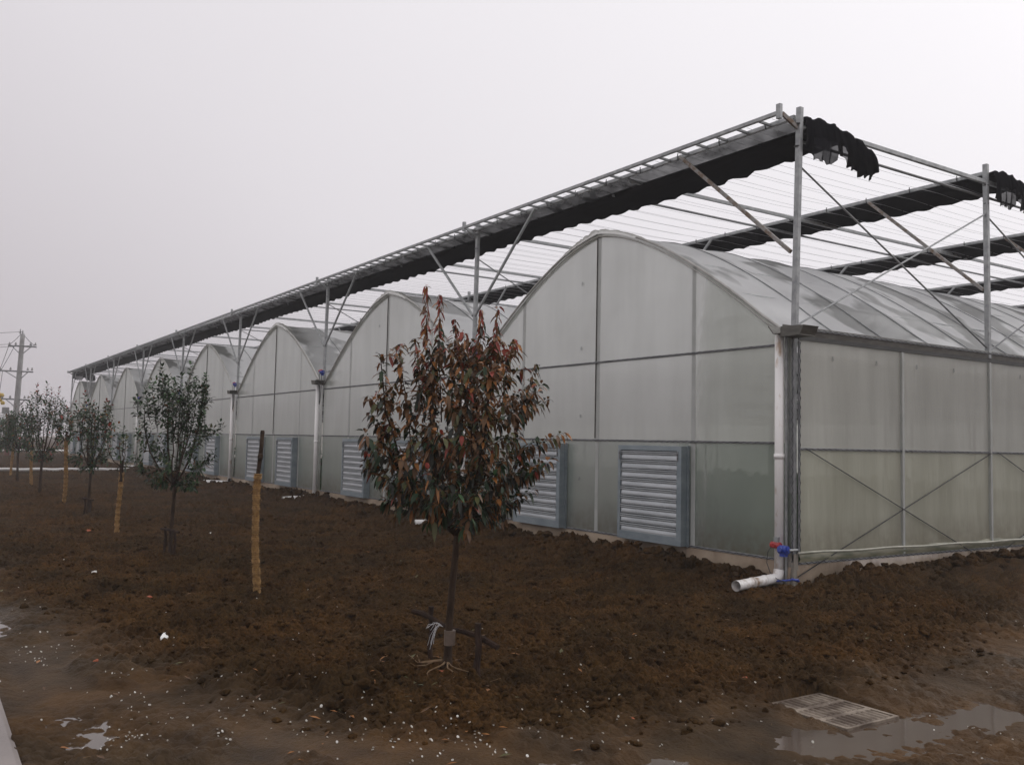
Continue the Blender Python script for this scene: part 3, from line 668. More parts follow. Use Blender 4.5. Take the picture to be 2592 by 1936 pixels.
# cooling fans with louvred shutters, two per bay
def fan(xc):
    x0, x1, z0, z1, yo = xc - 0.70, xc + 0.70, 0.30, 1.73, -0.165
    hb = MB()      # casing: a hollow box with a face frame
    fw = 0.10
    def strip(xa, xb, za, zb):
        hb.box(xa, xb, yo, yo + 0.03, za, zb)
    strip(x0, x0 + fw * .6, z0, z1); strip(x1 - fw * .95, x1, z0, z1); strip(x0 + fw * .6, x1 - fw * .95, z1 - 0.07, z1); strip(x0 + fw * .6, x1 - fw * .95, z0, z0 + 0.12)
    hb.box(x0, x0 + 0.02, yo + 0.03, 0.0, z0, z1); hb.box(x1 - 0.02, x1, yo + 0.03, 0.0, z0, z1)
    hb.box(x0 + 0.02, x1 - 0.02, yo + 0.03, 0.0, z1 - 0.02, z1); hb.box(x0 + 0.02, x1 - 0.02, yo + 0.03, 0.0, z0, z0 + 0.02)
    # face frame lip
    hb.box(x1 + 0.002, x1 + 0.02, -0.06, -0.015, z0 - 0.01, z1 + 0.01)
    a, b_ = x0 + fw * .6, x1 - fw * .95
    f_ = hb.build('fan_casing', M_fan, gh)
    bk = MB(); bk.box(a, b_, yo + 0.06, yo + 0.065, z0 + 0.12, z1 - 0.07); q = bk.build('backing', M_dark, f_); q.matrix_parent_inverse = Matrix.Identity(4)
    ns = 9; H = (z1 - 0.07 - z0 - 0.12) / ns
    for k in range(ns):
        zb = z0 + 0.12 + k * H
        # profile of one closed blade: flat face, two rolled beads at its top, overlapping the one above
        pr = [(0.002, 0.0), (0.003, 0.10), (0.004, 0.48), (0.012, 0.53), (-0.012, 0.57), (-0.018, 0.62), (-0.012, 0.67), (0.010, 0.71), (0.010, 0.75), (-0.010, 0.79), (-0.016, 0.84), (-0.006, 0.89), (0.022, 0.93), (0.03, 1.06)]
        s_ = MB(); s_.grid([[(xx, yo + 0.012 + dy + (0.0006 * math.sin(xx * 9 + k)), zb + t * H) for xx in np.linspace(a + 0.004, b_ - 0.004, 5)] for dy, t in pr])
        q = s_.build('louvre_blade', M_slat, f_); q.matrix_parent_inverse = Matrix.Identity(4)
        q.data.polygons.foreach_set('use_smooth', [True] * len(q.data.polygons))
    for xx in (a - 0.02, b_ + 0.02):
        h = MB(); h.box(xx - 0.012, xx + 0.012, yo - 0.008, yo, z1 - 0.22, z1 - 0.08); h.tube([(xx, yo - 0.02, z1 - 0.12), (xx, yo, z1 - 0.12)], 0.012, 8); h.tube([(xx, yo - 0.016, z1 - 0.18), (xx, yo, z1 - 0.18)], 0.008, 8)
        q = h.build('shutter_bracket', M_steel_d, f_); q.matrix_parent_inverse = Matrix.Identity(4)
for i in range(NB):
    fan(-B * i - 2.57); fan(-B * i - 5.50)

# white downpipes with their outlets lying on the soil
def downpipe(i):
    x = -B * i - 0.16
    c = MB(); c.tube([(x, -0.1, 0.02), (x, -0.1, 3.19)], 0.062 if i else 0.058, 14)
    c.tube([(x, -0.1, 1.6), (x, -0.1, 1.66)], 0.068, 14)
    d = c.build('downpipe', M_pvc_s if i in (0, 3) else M_pvc, gh, smooth=True)
    if i in (0, 1, 2, 3, 5):
        e = {0: (0.02, -1.08, 0.08), 1: (x - 0.3, -1.0, 0.1), 2: (-16.15, -1.0, 0.08), 3: (-24.95, -0.75, 0.12), 5: (-40.6, -0.7, 0.12)}[i]
        s0 = Vector((x, -0.1, 0.09 if i == 0 else 0.12)); e = Vector(e)
        dd = (e - s0).normalized()
        q = MB(); P = [s0 + Vector((0, 0, 0.10)), s0 + Vector((0, 0, 0.03)) + dd * 0.02, s0 + dd * 0.08] + [s0 + (e - s0) * k for k in (0.3, 0.6, 0.9)]
        q.tube(P, [0.066] * 3 + [0.062] * 3, 14, cap=False)
        # cut, splayed mouth
        q.tube([s0 + (e - s0) * 0.9, e], [0.062, 0.064], 14, cap=False)
        for kk in (0.33, 0.62): q.tube([s0 + (e - s0) * kk, s0 + (e - s0) * (kk + 0.04)], 0.068, 14)
        o_ = q.build('outlet_pipe', M_pvc_m if i == 0 else M_pvc, d, smooth=True); o_.matrix_parent_inverse = Matrix.Identity(4)
for i in range(NB): downpipe(i)

# crops growing inside, seen as a green tinge through the film
n = 5200
u = rg.uniform(0, 1, n); px = np.where(u < 0.45, rg.uniform(-7.4, -0.5, n), rg.uniform(-31, -0.5, n)); py = np.floor(rg.uniform(0, 4, n)) * 1.3 + 0.75 + rg.normal(0, .16, n); pz = rg.uniform(0.05, 1.25, n)
c0 = np.stack([px, py, pz], 1); a = rg.normal(size=(n, 3)); a /= np.linalg.norm(a, axis=1)[:, None]; b_ = np.cross(a, rg.normal(size=(n, 3))); b_ /= np.linalg.norm(b_, axis=1)[:, None]
L = 0.14; Vc = np.stack([c0 - a * L, c0 + b_ * L * .45, c0 + a * L, c0 - b_ * L * .45], 1).reshape(-1, 3)
tag(link('crop_rows', np_mesh('crop_rows', Vc, np.arange(4 * n).reshape(-1, 4)), M_crop), 'green crop rows growing inside behind the milky film', 'plants', kind='stuff')

# ------------------------------------------------------------------ shade frame standing on the gutters
sf = thing('shade_structure', 'galvanised steel frame of posts, braces and rails carrying shade nets above the greenhouse roof', 'steel frame', (-32, 0, 3.2))
ZT = 6.17
for k in range(0, NS + 1):
    yy = k * SY
    for i in range(NB + 1):
        if k > 1 and i > 5: continue
        x = -B * i; ex = 0.06 if (i == 0 and k == 0) else 0.0
        top = (x + ex * 1.0, yy + (0.03 if k == 0 else 0), ZT + (0.0 if k == 0 else 0.12))
        c = MB(); c.bar((x, yy, 3.2), top, 0.075, 0.075, up=(0, 1, 0)); post = c.build('post', M_steel, sf)
        # V braces
        for sg in (-1, 1):
            if (i == 0 and sg == 1) or (i == NB and sg == -1): continue
            c = MB(); c.bar((x + sg * 0.045, yy - 0.02, 4.28), (x + sg * 2.1, yy - 0.02, 6.06 + (0.06 if k else 0)), 0.04, 0.05); c.build('brace', M_rust if i == 0 else M_steel, sf)
        if k < 2:
            b = MB(); b.tube([(x + ex * .8, yy, 5.94), (x + ex * .8, yy, 5.955)], 0.047, 10); b.tube([(x + ex * .7, yy, 5.65), (x + ex * .7, yy, 5.66)], 0.044, 10); q = b.build('cable_tie', M_cable, post); q.matrix_parent_inverse = Matrix.Identity(4)
    # top rail along the row
    zr = 6.055 if k == 0 else 6.15
    c = MB(); c.bar((XW, yy, zr), (0.0, yy, zr), 0.05, 0.06); c.build('top_rail', M_steel, sf)
    for j in range((45, 30, 20, 0, 0, 0, 0, 0)[k]):
        xx = -0.45 - j * 0.84; b = MB(); b.tube([(xx, yy - 0.03, zr - 0.05), (xx - 0.012, yy - 0.036, zr), (xx - 0.01, yy - 0.03, zr + 0.055)], 0.008, 5); b.build('clip', M_cable, sf)
# overhanging outer rail with rungs, like a long ladder
YO = -0.30
c = MB(); c.bar((XW - 0.3, YO, 6.05), (0.0, YO, 6.05), 0.045, 0.055); c.build('outer_rail', M_steel, sf)
for i in range(NB + 1):
    x = -B * i
    c = MB(); c.bar((x, YO, 5.97), (x, YO, 6.16), 0.07, 0.06, up=(0, 1, 0)); c.build('rail_stub', M_steel, sf)
    c = MB(); c.bar((x + 0.02, YO + 0.03, 6.04), (x + 0.05 if i == 0 else x, 0.0, 5.90), 0.035, 0.06); c.build('bracket', M_rust if i == 0 else M_steel, sf)
j = 0; r0 = None
for j in range(100):
    x = -0.36 - j * 0.385
    c = MB(); c.bar((x, YO + 0.02, 6.045), (x - 0.02, -0.03, 6.045), 0.03, 0.035); c.build('rung', M_steel_d, sf)
c = MB()
for j in range(100, 166):
    x = -0.36 - j * 0.385
    c.bar((x, YO + 0.02, 6.045), (x - 0.02, -0.03, 6.045), 0.03, 0.035)
tag(c.build('rungs', M_steel_d, sf), kind='stuff')
# members running back over the roof
for i in range(NB + 1):
    x = -B * i
    c = MB(); c.bar((x, 0.05, 6.0), (x, YL, 6.03), 0.05, 0.065); c.build('cross_rail', M_steel, sf)
    if i == 0:
        c = MB(); c.tube([(x - 0.2, 0.3, 5.86), (x - 0.2, YL, 5.88)], 0.02, 8); c.build('drive_shaft', M_steel_d, sf)
    if i < NB:
        c = MB(); c.bar((x - 3.35, 0.05, 6.0), (x - 3.35, YL, 6.03), 0.04, 0.06); c.build('cross_rail', M_steel, sf)
        c = MB(); c.tube([(x - 4.05, 0.3, 5.95), (x - 4.05, YL, 5.97)], 0.021, 8); c.build('drive_shaft', M_steel_d, sf)
    for k in range(2 if i < 5 else 1):
        y0 = k * SY
        c = MB(); c.tube([(x, y0 + 0.04, 5.45), (x, y0 + SY - 0.05, 3.37)], 0.013, 6); c.build('cross_brace', M_steel_d, sf)
        c = MB(); c.tube([(x, y0 + 0.04, 3.32), (x, y0 + SY - 0.04, 5.48)], 0.013, 6); c.build('cross_brace', M_steel_d if k else M_steel, sf)
wm = MB(); wi = 0
M_wire = mat('wire', (0.33, 0.33, 0.34), (0.4, 0.4, 0.41), 3, 0.45, 0.3)
for i in range(135):
    x = -0.35 - i * 0.47 + rnd.uniform(-.04, .04)
    for z in (6.12, 5.985):
        P = [(x, y, z - 0.02 * math.sin((y % SY) / SY * math.pi) + (0.02 if (y % SY) < .01 else 0)) for y in np.arange(0.0, YL + .1, SY / 4)]
        b = MB() if wi < 100 else wm
        b.tube(P, 0.0026, 4)
        if wi < 100: b.build('wire', M_wire, sf)
        wi += 1
tag(wm.build('wires', M_wire, sf), kind='stuff')

# ------------------------------------------------------------------ retracted shade nets: one bundle per row
def curtain(k, label):
    yy = k * SY; rr = random.Random(100 + k); t = thing('shade_net', label, 'shade net', (-32, yy, 6.0), 'black shade nets bunched under the overhead rails')
    x1 = -B * (NB if k < 2 else 6 if k < 4 else 4); n = int(-x1 / 0.11)
    ya, yb = (0.34, 0.98) if k == 0 else (0.05, 0.74)
    zt = 5.975 if k == 0 else 6.10
    rows = []; ph = [rr.uniform(0, 6) for _ in range(8)]; hs_ = [rr.random() for _ in range(300)]
    for j in range(n + 1):
        x = -0.0 + x1 * j / n
        sw = 0.5 + 0.5 * math.sin(x * 2 * math.pi / 0.47 + ph[0] + 0.9 * math.sin(x * 1.3)); sw2 = math.sin(x * 7.3 + ph[1]) * 0.5 + math.sin(x * 13.1 + ph[2]) * 0.3
        q = 0.085 + 0.025 * sw + 0.02 * math.sin(x * 0.8 + ph[4]); e = 0.07 * sw + 0.02 * sw2; jt = lambda s_: rr.uniform(-s_, s_)
        ye = yb - 0.02 + (0.02 + 0.05 * hs_[int(-x / 0.47)]) * sw + 0.015 * sw2 + 0.03 * math.sin(x * 0.55 + ph[5])
        prof = [(ya, zt + 0.03), (ya - 0.02, zt - 0.03), (ya + 0.10, zt - q * .8 + jt(.01)), (ya + 0.22, zt - q * .45 + jt(.01)), (ya + 0.30, zt - q + jt(.012)), (ya + 0.38, zt - q * .55 + jt(.01)), (ya + 0.46, zt - q * 1.05 + jt(.012)), (ya + 0.54, zt - q * .6 + jt(.01)),
                (ye, zt - q * 1.05 + jt(.01)), (ye + 0.03, zt - q * .4), (ye - 0.05, zt + 0.05 + jt(.012)), (ya + 0.45, zt + 0.06 + jt(.015)), (ya + 0.2, zt + 0.05 + jt(.012)), (ya, zt + 0.03)]
        rows.append([(x, yy + a, z) for a, z in prof])
    b = MB(); b.grid(rows); b.add([rows[0][i] for i in range(13)], [tuple(range(12, -1, -1))]); bo = b.build('bundle', M_sheath, t, smooth=True)
    if k == 0:   # flat single layer between the rail and the bundle
        rows = []
        for j in range(n * 1 + 1):
            x = x1 * j / n; w = math.sin(x * 3.1) * .5 + math.sin(x * 8.7 + 1) * .3 + rr.uniform(-.3, .3)
            rows.append([(x, 0.02, 6.03), (x, 0.10, 6.01 + 0.012 * w), (x + .02 * w, 0.2, 5.985 + 0.016 * w), (x, 0.3, 5.965 + .01 * w), (x, 0.385, 5.955)])
        ns_ = int(n * 3.4 / 64); b = MB(); b.grid(rows[:ns_ + 1]); b.build('net_edge', M_net, t, smooth=True)
        b = MB(); b.grid(rows[ns_:]); b.build('net_edge', M_net2, t, smooth=True)
    else:
        b = MB(); b.grid([[(x1 * j / n, yy + 0.0, zt + 0.05 + rr.uniform(0, .02)) for j in range(n + 1)], [(x1 * j / n, yy + 0.005, zt - 0.02) for j in range(n + 1)], [(x1 * j / n, yy + 0.07, zt - 0.05) for j in range(n + 1)]]); b.build('net_edge', M_sheath, t, smooth=True)
    # the loose end flung over the rail at the side of the house
    ends = [(0.03, 1)] + ([(x1, -1)] if k == 0 else [])
    for (xe, sg) in ends:
        rows = []; m = 110; y0 = yy + 0.06; y1 = yy + (1.50 if k == 0 else 1.35)
        for j in range(m + 1):
            u = j / m; y = y0 + (y1 - y0) * u
            pl = math.sin(u * 64 + 2 * math.sin(u * 9)) * 0.5 + math.sin(u * 121 + 1.5) * 0.28     # pleats
            amp = 0.022 + 0.03 * u
            drop = np.interp(u, [0, .06, .12, .3, .42, .46, .5, .56, .66, .8, .92, 1.0], [0.44, 0.48, 0.54, 0.60, 0.52, 0.36, 0.40, 0.50, 0.52, 0.53, 0.47, 0.30]) + 0.018 * math.sin(u * 70) + rr.uniform(-.006, .006)
            ztp = zt + 0.07 + 0.05 * math.sin(u * 5.2) + 0.018 * math.sin(u * 31) - 0.30 * max(0, u - .8) ** 1.2 * 2.2
            row = [(xe - sg * 0.22, y + .02, ztp - 0.03)]
            for s_ in range(9):
                f_ = s_ / 8; off = 0.05 + 0.05 * math.sin(f_ * math.pi * .8) + pl * amp * (0.3 + 1.2 * f_)
                row.append((xe + sg * off, y + 0.10 * f_ * u + 0.02 * math.sin(f_ * 4 + u * 20), ztp - drop * f_ ** 1.05))
            rows.append(row)
        b = MB(); b.grid(rows)
        for q in range(len(b.f)):    # the patch of single cloth in the middle of the fall
            jj = q // 9; ff = q % 9; u = jj / m
            b.mi[q] = 1 if (ff >= 5 and (0.12 < u < 0.43)) or (ff >= 6 and (0.5 < u < 0.58)) else 0
        b.build('loose_end', [M_sheath, M_net], t, smooth=True)
LBL = ['black shade net with a sheer grey edge bunched under the foremost ladder-like rail', 'black shade net bunched under the second overhead rail from the front', 'black shade net bunched under the third overhead rail from the front', 'black shade net bunched under the fourth overhead rail from the front',
       'black shade net bunched under the fifth overhead rail, far back', 'black shade net bunched under the sixth overhead rail, far back', 'black shade net bunched under the seventh overhead rail, farthest back']
for k in range(6): curtain(k, LBL[k])

# ------------------------------------------------------------------ film winding motors
def motor(x, y, z, label, low=False):
    t = thing('winding_motor', label, 'motor', (x, y, z), 'red and blue film winding motors')
    b = MB(); b.tube([(x - 0.02, y, z), (x + 0.10, y, z)], 0.055, 14); b.tube([(x + 0.03, y, z), (x + 0.03, y - 0.07, z + 0.01)], 0.035, 10); b.tube([(x + .10, y, z), (x + .13, y, z)], 0.03, 10)
    b.box(x - 0.0, x + 0.08, y - 0.03, y + 0.03, z - 0.085, z - 0.04); b.build('gearbox', M_blue, t, smooth=False)
    b = MB(); b.tube([(x - 0.16, y, z + 0.045), (x - 0.15, y, z + 0.045), (x - 0.02, y, z + 0.045), (x - 0.01, y, z + 0.045)], [0.03, 0.042, 0.042, 0.035], 14); b.tube([(x - .09, y, z + .045), (x - .09, y - .05, z + .045)], .022, 10); b.build('motor_housing', M_red, t)
    if low:
        b = MB(); b.box(x - 0.075, x - 0.02, y - 0.05, y - 0.045, z + 0.09, z + 0.15); b.box(x - 0.115, x - 0.035, y - 0.0, y + 0.02, z + 0.08, z + 0.15); b.build('bracket', M_steel, t)
        b = MB(); P = [(x - 0.14, y - .02, z + 0.02), (x - 0.17, y - .05, z - 0.05), (x - 0.16, y - .08, z - 0.18), (x - 0.09, y - .1, z - 0.29), (x + 0.02, y - .1, z - 0.36), (x + 0.12, y - .06, z - 0.385)]
        b.tube(P, 0.005, 6); b.build('cable', M_cable, t, smooth=True)
        b = MB(); b.tube([(x + 0.13, y, z), (x + 0.135, y + 0.15, z)], 0.016, 8); b.build('shaft', M_steel, t)
    else:
        b = MB(); b.tube([(x + 0.13, y, z), (x + 0.55, y, z + 0.0)], 0.011, 6); b.tube([(x + .55, y, z - .03), (x + .55, y, z + .03)], .03, 8); b.build('shaft', M_steel, t)
        b = MB(); P = []
        for q in range(15):
            a = q / 14; P.append((x - 0.10 + 0.16 * a + 0.02 * math.sin(a * 9), y - .03, z - 0.02 - (0.85 * math.sin(a * math.pi) ** 0.55)))
        b.tube(P, 0.010, 6); b.build('cable', M_cable, t, smooth=True)
motor(-0.07, -0.17, 0.46, 'red and blue winding motor low on the white pipe at the greenhouse corner', True)
MN = ['second', 'third', 'fourth', 'fifth', 'sixth', 'seventh', 'eighth']
for i in range(1, 8):
    motor(-B * i + 0.22, -0.16, 3.52, ['', 'red and blue winding motor above the downpipe hidden behind the red-leaved tree', 'red and blue winding motor atop the tall white pipe between the second and third arches',
          'red and blue winding motor atop the stained pipe between the third and fourth arches', 'red and blue winding motor seen through the dense green tree', 'red and blue winding motor between the fifth and sixth arches',
          'red and blue winding motor between the sixth and seventh arches', 'small red and blue winding motor between the two farthest arches'][i])
b = MB()
P = [(-0.12, -0.26, 0.06), (-0.05, -0.24, 0.075), (0.02, -0.2, 0.085), (0.09, -0.12, 0.10), (0.13, -0.08, 0.10)]
b.tube(P, 0.014, 6); b.tube([(0.09, -.16, .11), (.12, -.06, .08)], 0.016, 6); b.tube([(-.1, -.3, .05), (-.14, -.22, .06)], .012, 6)
tag(b.build('blue_rope', M_blue, None, smooth=True), 'short blue rope lying at the foot of the greenhouse corner post', 'rope')

# ------------------------------------------------------------------ trees
def leaf_arrays(P, D, N, L, Wd, droop, rng):
    """one leaf per row: stem point P, direction D, up N; folded, arched blade of 8 vertices"""
    D = D / np.linalg.norm(D, axis=1)[:, None]; Sd = np.cross(D, N); Sd /= np.linalg.norm(Sd, axis=1)[:, None] + 1e-9; U = np.cross(Sd, D)
    L = L[:, None]; Wd = Wd[:, None]; dr = droop[:, None]
    def pt(t, s, u): return P + D * L * t + Sd * Wd * s + U * L * u - np.array([0, 0, 1.0]) * L * dr * t * t
    a = pt(0.0, 0, 0); b = pt(0.30, 0.42, 0.05); c = pt(0.33, 0, 0.0); d = pt(0.30, -0.42, 0.05)
    e = pt(0.68, 0.38, 0.04); f = pt(0.68, 0, -0.015); g = pt(0.68, -0.38, 0.04); h = pt(1.0, 0, 0)
    Vv = np.stack([a, b, c, d, e, f, g, h], 1).reshape(-1, 3); n = len(P)
    q = np.array([[0, 1, 2, 2], [0, 2, 3, 3], [1, 4, 5, 2], [2, 5, 6, 3], [4, 7, 5, 5], [5, 7, 6, 6]])
    return Vv, n
def make_tree(name, label, x, y, h, zf, rad, seed, nleaf, mode, group, trunk_r=0.03, lean=(0, 0), leafL=0.085, zcut=None, zbase=None):
    rr = random.Random(seed); rn = np.random.default_rng(seed); z0 = gz(x, y) - 0.05 if zbase is None else zbase
    t = thing(name, label, 'tree', (x, y, z0 + 0.05), group)
    mb = MB(); base = Vector((x, y, z0)); fork = Vector((x + lean[0], y + lean[1], zf))
    P = []
    for k in range(9):
        a = k / 8; P.append(base.lerp(fork, a) + Vector((math.sin(a * 5 + seed) * 0.008, math.cos(a * 4 + seed) * 0.008, 0)))
    mb.tube(P, [trunk_r * (1.45 if k == 0 else 1.25 if k == 1 else 1.12 - 0.22 * k / 8) for k in range(9)], 10)
    shoots = []      # twigs that bear leaves
    nodes = []
    H_ = h - zf
    ENV = {'brown': ([.0, .06, .18, .30, .52, .68, .78, .88, 1.0], [.3, .60, .84, .97, 1.0, .84, .55, .38, .2]),
           'green': ([-.02, .06, .18, .40, .60, .75, .88, 1.0], [.45, .85, .93, 1.0, .98, .85, .6, .3]),
           'mixed': ([-.02, .08, .2, .45, .7, .85, 1.0], [.5, .8, .92, 1.0, .95, .7, .3]),
           'sprout': ([-.1, .1, .4, .8, 1.0], [.25, .7, 1.0, .7, .3])}[mode]
    env = lambda hn: float(np.interp(hn, ENV[0], ENV[1])) * rad
    nl = {'sprout': 4, 'brown': 9}.get(mode, 9)
    for i in range(nl):
        az = 2 * math.pi * (i + rr.uniform(-.28, .28)) / nl; rfac = (0.72, 0.25, 0.5)[i % 3] * rr.uniform(.85, 1.15)
        R_ = rad * rfac; zt = zf + H_ * rr.uniform(0.5, 0.72); pts = [fork.copy()]; m = 8; tw = rr.uniform(-.5, .5)
        for k in range(1, m + 1):
            a = k / m; q_ = R_ * (1 - (1 - a) ** 1.8); az_ = az + tw * a
            pts.append(Vector((fork.x + math.cos(az_) * q_ + rr.uniform(-.012, .012), fork.y + math.sin(az_) * q_ + rr.uniform(-.012, .012), zf + (zt - zf) * (0.35 * a + 0.65 * a ** 1.4))))
        mb.tube(pts, [trunk_r * (0.55 - 0.42 * k / m) for k in range(m + 1)], 7); nodes += [(pts[k], trunk_r * (0.55 - 0.42 * k / m)) for k in range(1, m + 1)]; shoots.append(pts[4:])
    NA_ = {'brown': 200, 'green': 150, 'mixed': 120, 'sprout': 9}[mode]
    upr = {'brown': 0.30, 'green': 0.55, 'mixed': 0.5, 'sprout': .5}[mode]
    for k in range(NA_):
        hn = (rr.uniform(0.03, 0.80) if k % 3 else rr.uniform(.12, .42)) if mode == 'brown' else -.02 + .86 * rr.random() ** 1.35
        az = rr.uniform(0, 6.283); r_ = env(hn) * (1 + .09 * math.sin(2 * az + hn * 7 + seed) + .08 * math.sin(5 * az - hn * 11)) * math.sqrt(rr.uniform(.04, 1.0)) * rr.choice((1, 1, .85, 1.04)); tip = Vector((fork.x + math.cos(az) * r_, fork.y + math.sin(az) * r_, zf + hn * H_))
        best = min(nodes, key=lambda nd: (nd[0] - tip).length + max(0, nd[0].z - tip.z + 0.12) * (0.6 if hn < .15 else 2.5))
        st = best[0]; ln = (tip - st).length
        if ln < 0.05: continue
        q = [st]; 
        for j in range(1, 6):
            a = j / 5; p = st.lerp(tip, a); p.z -= upr * 0.35 * ln * math.sin(a * math.pi); p += Vector((rr.uniform(-.01, .01), rr.uniform(-.01, .01), 0)); q.append(p)
        r0 = min(best[1] * .6, trunk_r * .2); mb.tube(q, [r0 * (1 - .75 * j / 5) for j in range(6)], 5); shoots.append(q[1:])
        if k % 2: nodes.append((q[2], r0 * .7))
    nlead = {'brown': 11, 'green': 19, 'mixed': 16, 'sprout': 3}[mode]
    if mode == 'brown':      # the leading shoots of the nearest tree, uneven in height and spread
        for s, (sx_, dp_, zt) in enumerate(((-.25, .05, 2.95), (-.13, -.1, 2.86), (-.02, .12, 2.70), (.20, -.05, 2.76), (.33, .08, 2.80), (-.43, -.1, 2.45), (.45, .1, 2.55), (.62, 0, 2.34), (-.34, .2, 2.55), (.08, -.22, 2.55), (.12, .3, 2.5), (-.6, .1, 2.12))):
            q = []; zb = zf + H_ * rr.uniform(.32, .45)
            for k in range(8):
                a = k / 7; ox = sx_ * (.72 + .28 * a); oy = dp_ * (.8 + .2 * a)
                q.append(Vector((x + ox * .552 - oy * .834 + .015 * math.sin(a * 7 + s), y + ox * .834 + oy * .552, zb + (zt - zb) * a)))
            mb.tube(q, [trunk_r * (0.2 - 0.14 * k / 7) for k in range(8)], 5); shoots.append(q)
        nlead = 0
    for s in range(nlead):      # tall leading shoots with gaps between them
        az = 2.4 * s + rr.uniform(-.4, .4); f0 = math.sqrt((s + .4) / nlead) * (0.62 if mode == 'brown' else .88); r_ = rad * f0
        zb = zf + H_ * rr.uniform(0.30, 0.5); top = ((1.0, .97, .86, .93, .80, .88, .78, .9, .82, .76, .84)[s % 11] if mode == 'brown' else rr.uniform(0.80, 1.0) if s % 2 == 0 else rr.uniform(.68, .85)) * (1 - (0.12 if mode == 'brown' else .22) * f0 ** 2); zt = zf + H_ * top
        q = []
        for k in range(8):
            a = k / 7; q.append(Vector((fork.x + math.cos(az) * (r_ * (0.8 + 0.2 * a)) + 0.018 * math.sin(a * 7 + s), fork.y + math.sin(az) * (r_ * (0.8 + 0.2 * a)), zb + (zt - zb) * a)))
        mb.tube(q, [trunk_r * (0.2 - 0.14 * k / 7) for k in range(8)], 5); shoots.append(q)
    wood = mb.build('trunk', M_bark, t, smooth=True)
    # leaves
    lens = [sum((q[k + 1] - q[k]).length for k in range(len(q) - 1)) for q in shoots]; tot = sum(lens)
    LP = []; LD = []; LN = []; tipf = []
    for q, ln in zip(shoots, lens):
        n = max(3, int(nleaf * ln / tot)); ph = rr.uniform(0, 6.3)
        for k in range(n):
            a = 0.12 + 0.9 * (k + rr.random() * .6) / n; a = min(a, 1.0); f_ = a * (len(q) - 1); i0 = min(int(f_), len(q) - 2); p = q[i0].lerp(q[i0 + 1], f_ - i0); d = (q[i0 + 1] - q[i0]).normalized()
            ph += 2.4; s = d.cross(Vector((math.cos(ph), math.sin(ph), 0.3))).normalized()
            up = rr.uniform(0.25, 0.95) if a < .97 else 1.6
            dd = (s + d * up).normalized()
            LP.append(p + dd * 0.008); LD.append(dd); LN.append(Vector((rr.uniform(-.4, .4), rr.uniform(-.4, .4), 1))); tipf.append(a)
    P = np.array([tuple(v) for v in LP]); D = np.array([tuple(v) for v in LD]); N = np.array([tuple(v) for v in LN]); n = len(P); hf = (P[:, 2] - zf) / (h - zf)
    L = leafL * rn.uniform(0.6, 1.2, n); Wd = L * rn.uniform(0.44, 0.60, n); droop = rn.uniform(0.0, 0.35, n)
    if mode == 'brown':
        wil = np.clip((hf - 0.72) / 0.15, 0, 1); D[:, 2] -= wil * rn.uniform(.3, 2.3, n); L *= 1.1 - 0.25 * wil; Wd *= 1.05 - .4 * wil
        D[:, 2] -= (rn.random(n) < 0.62) * rn.uniform(0.2, 1.7, n); droop += rn.uniform(.1, .55, n); D += rn.normal(0, .25, (n, 3)); L[rn.random(n) < .10] *= .6
    c = rn.random(n); mi = np.zeros(n, int)
    if mode == 'brown':
        nx_ = rn.normal(0, .10, n); hq = hf + nx_
        mi = np.where(hq > 0.76, np.where(c < .45, 5, np.where(c < .85, 3, 4)), np.where(hq > 0.24, np.where(c < .42, 3, np.where(c < .58, 4, np.where(c < .70, 2, np.where(c < .88, 6, np.where(c < .91, 5, 0))))), np.where(c < .34, 0, np.where(c < .60, 6, np.where(c < .84, 3, np.where(c < .91, 4, 1))))))
    elif mode == 'green':
        mi = np.where(c < .5, 0, np.where(c < .84, 1, np.where(c < .90, 6, np.where(c < .955, 2, 3)))); mi = np.where((hf > .92) & (rn.random(n) < .35), 5, mi)
    else:
        mi = np.where(c < .55, 0, np.where(c < .80, 1, np.where(c < .88, 3, np.where(c < .95, 2, np.where(c < .98, 5, 4))))); mi = np.where((hf > .8) & (rn.random(n) < .4), 5, mi)
    Vv, n = leaf_arrays(P, D, N, L, Wd, droop, rn)
    T = np.array([[0, 1, 2], [0, 2, 3], [1, 4, 5], [1, 5, 2], [2, 5, 6], [2, 6, 3], [4, 7, 5], [5, 7, 6]])
    Fc = (T[None] + (np.arange(n) * 8)[:, None, None]).reshape(-1, 3)
    me = np_mesh('crown', Vv, Fc, np.repeat(mi, len(T)))
    link('crown', me, LEAF, t)
    return t
T1 = make_tree('red_leaved_tree', 'nearest young tree, its full crown of brown and rust-red wilting leaves', 1.58, -5.92, 2.95, 1.03, 0.78, 21, 6800, 'brown', None, 0.0275, (0.06, 0.01), 0.068)
T2 = make_tree('green_leaved_tree', 'dense dark green young tree, second nearest, in front of the arched bays', -5.8, -6.26, 2.9, 1.03, 0.61, 34, 3700, 'green', 'young evergreen trees planted in a row', 0.027, (0.03, 0), 0.078)
T3 = make_tree('green_leaved_tree', 'third young tree in the row, green crown tipped with dull red leaves', -13.15, -6.24, 2.65, 1.0, 0.53, 47, 1900, 'mixed', 'young evergreen trees planted in a row', 0.028, (0, 0), 0.09)
T4 = make_tree('green_leaved_tree', 'fourth young tree with a cone-shaped crown, its trunk forking low', -20.5, -6.37, 3.15, 1.0, 0.68, 52, 1900, 'mixed', 'young evergreen trees planted in a row', 0.035, (0.05, 0), 0.10)
T5 = make_tree('green_leaved_tree', 'fifth young tree, thin and hazy, in front of the power pole', -27.9, -6.3, 2.7, 1.1, 0.6, 63, 1400, 'green', 'young evergreen trees planted in a row', 0.035, (0, 0), 0.11)
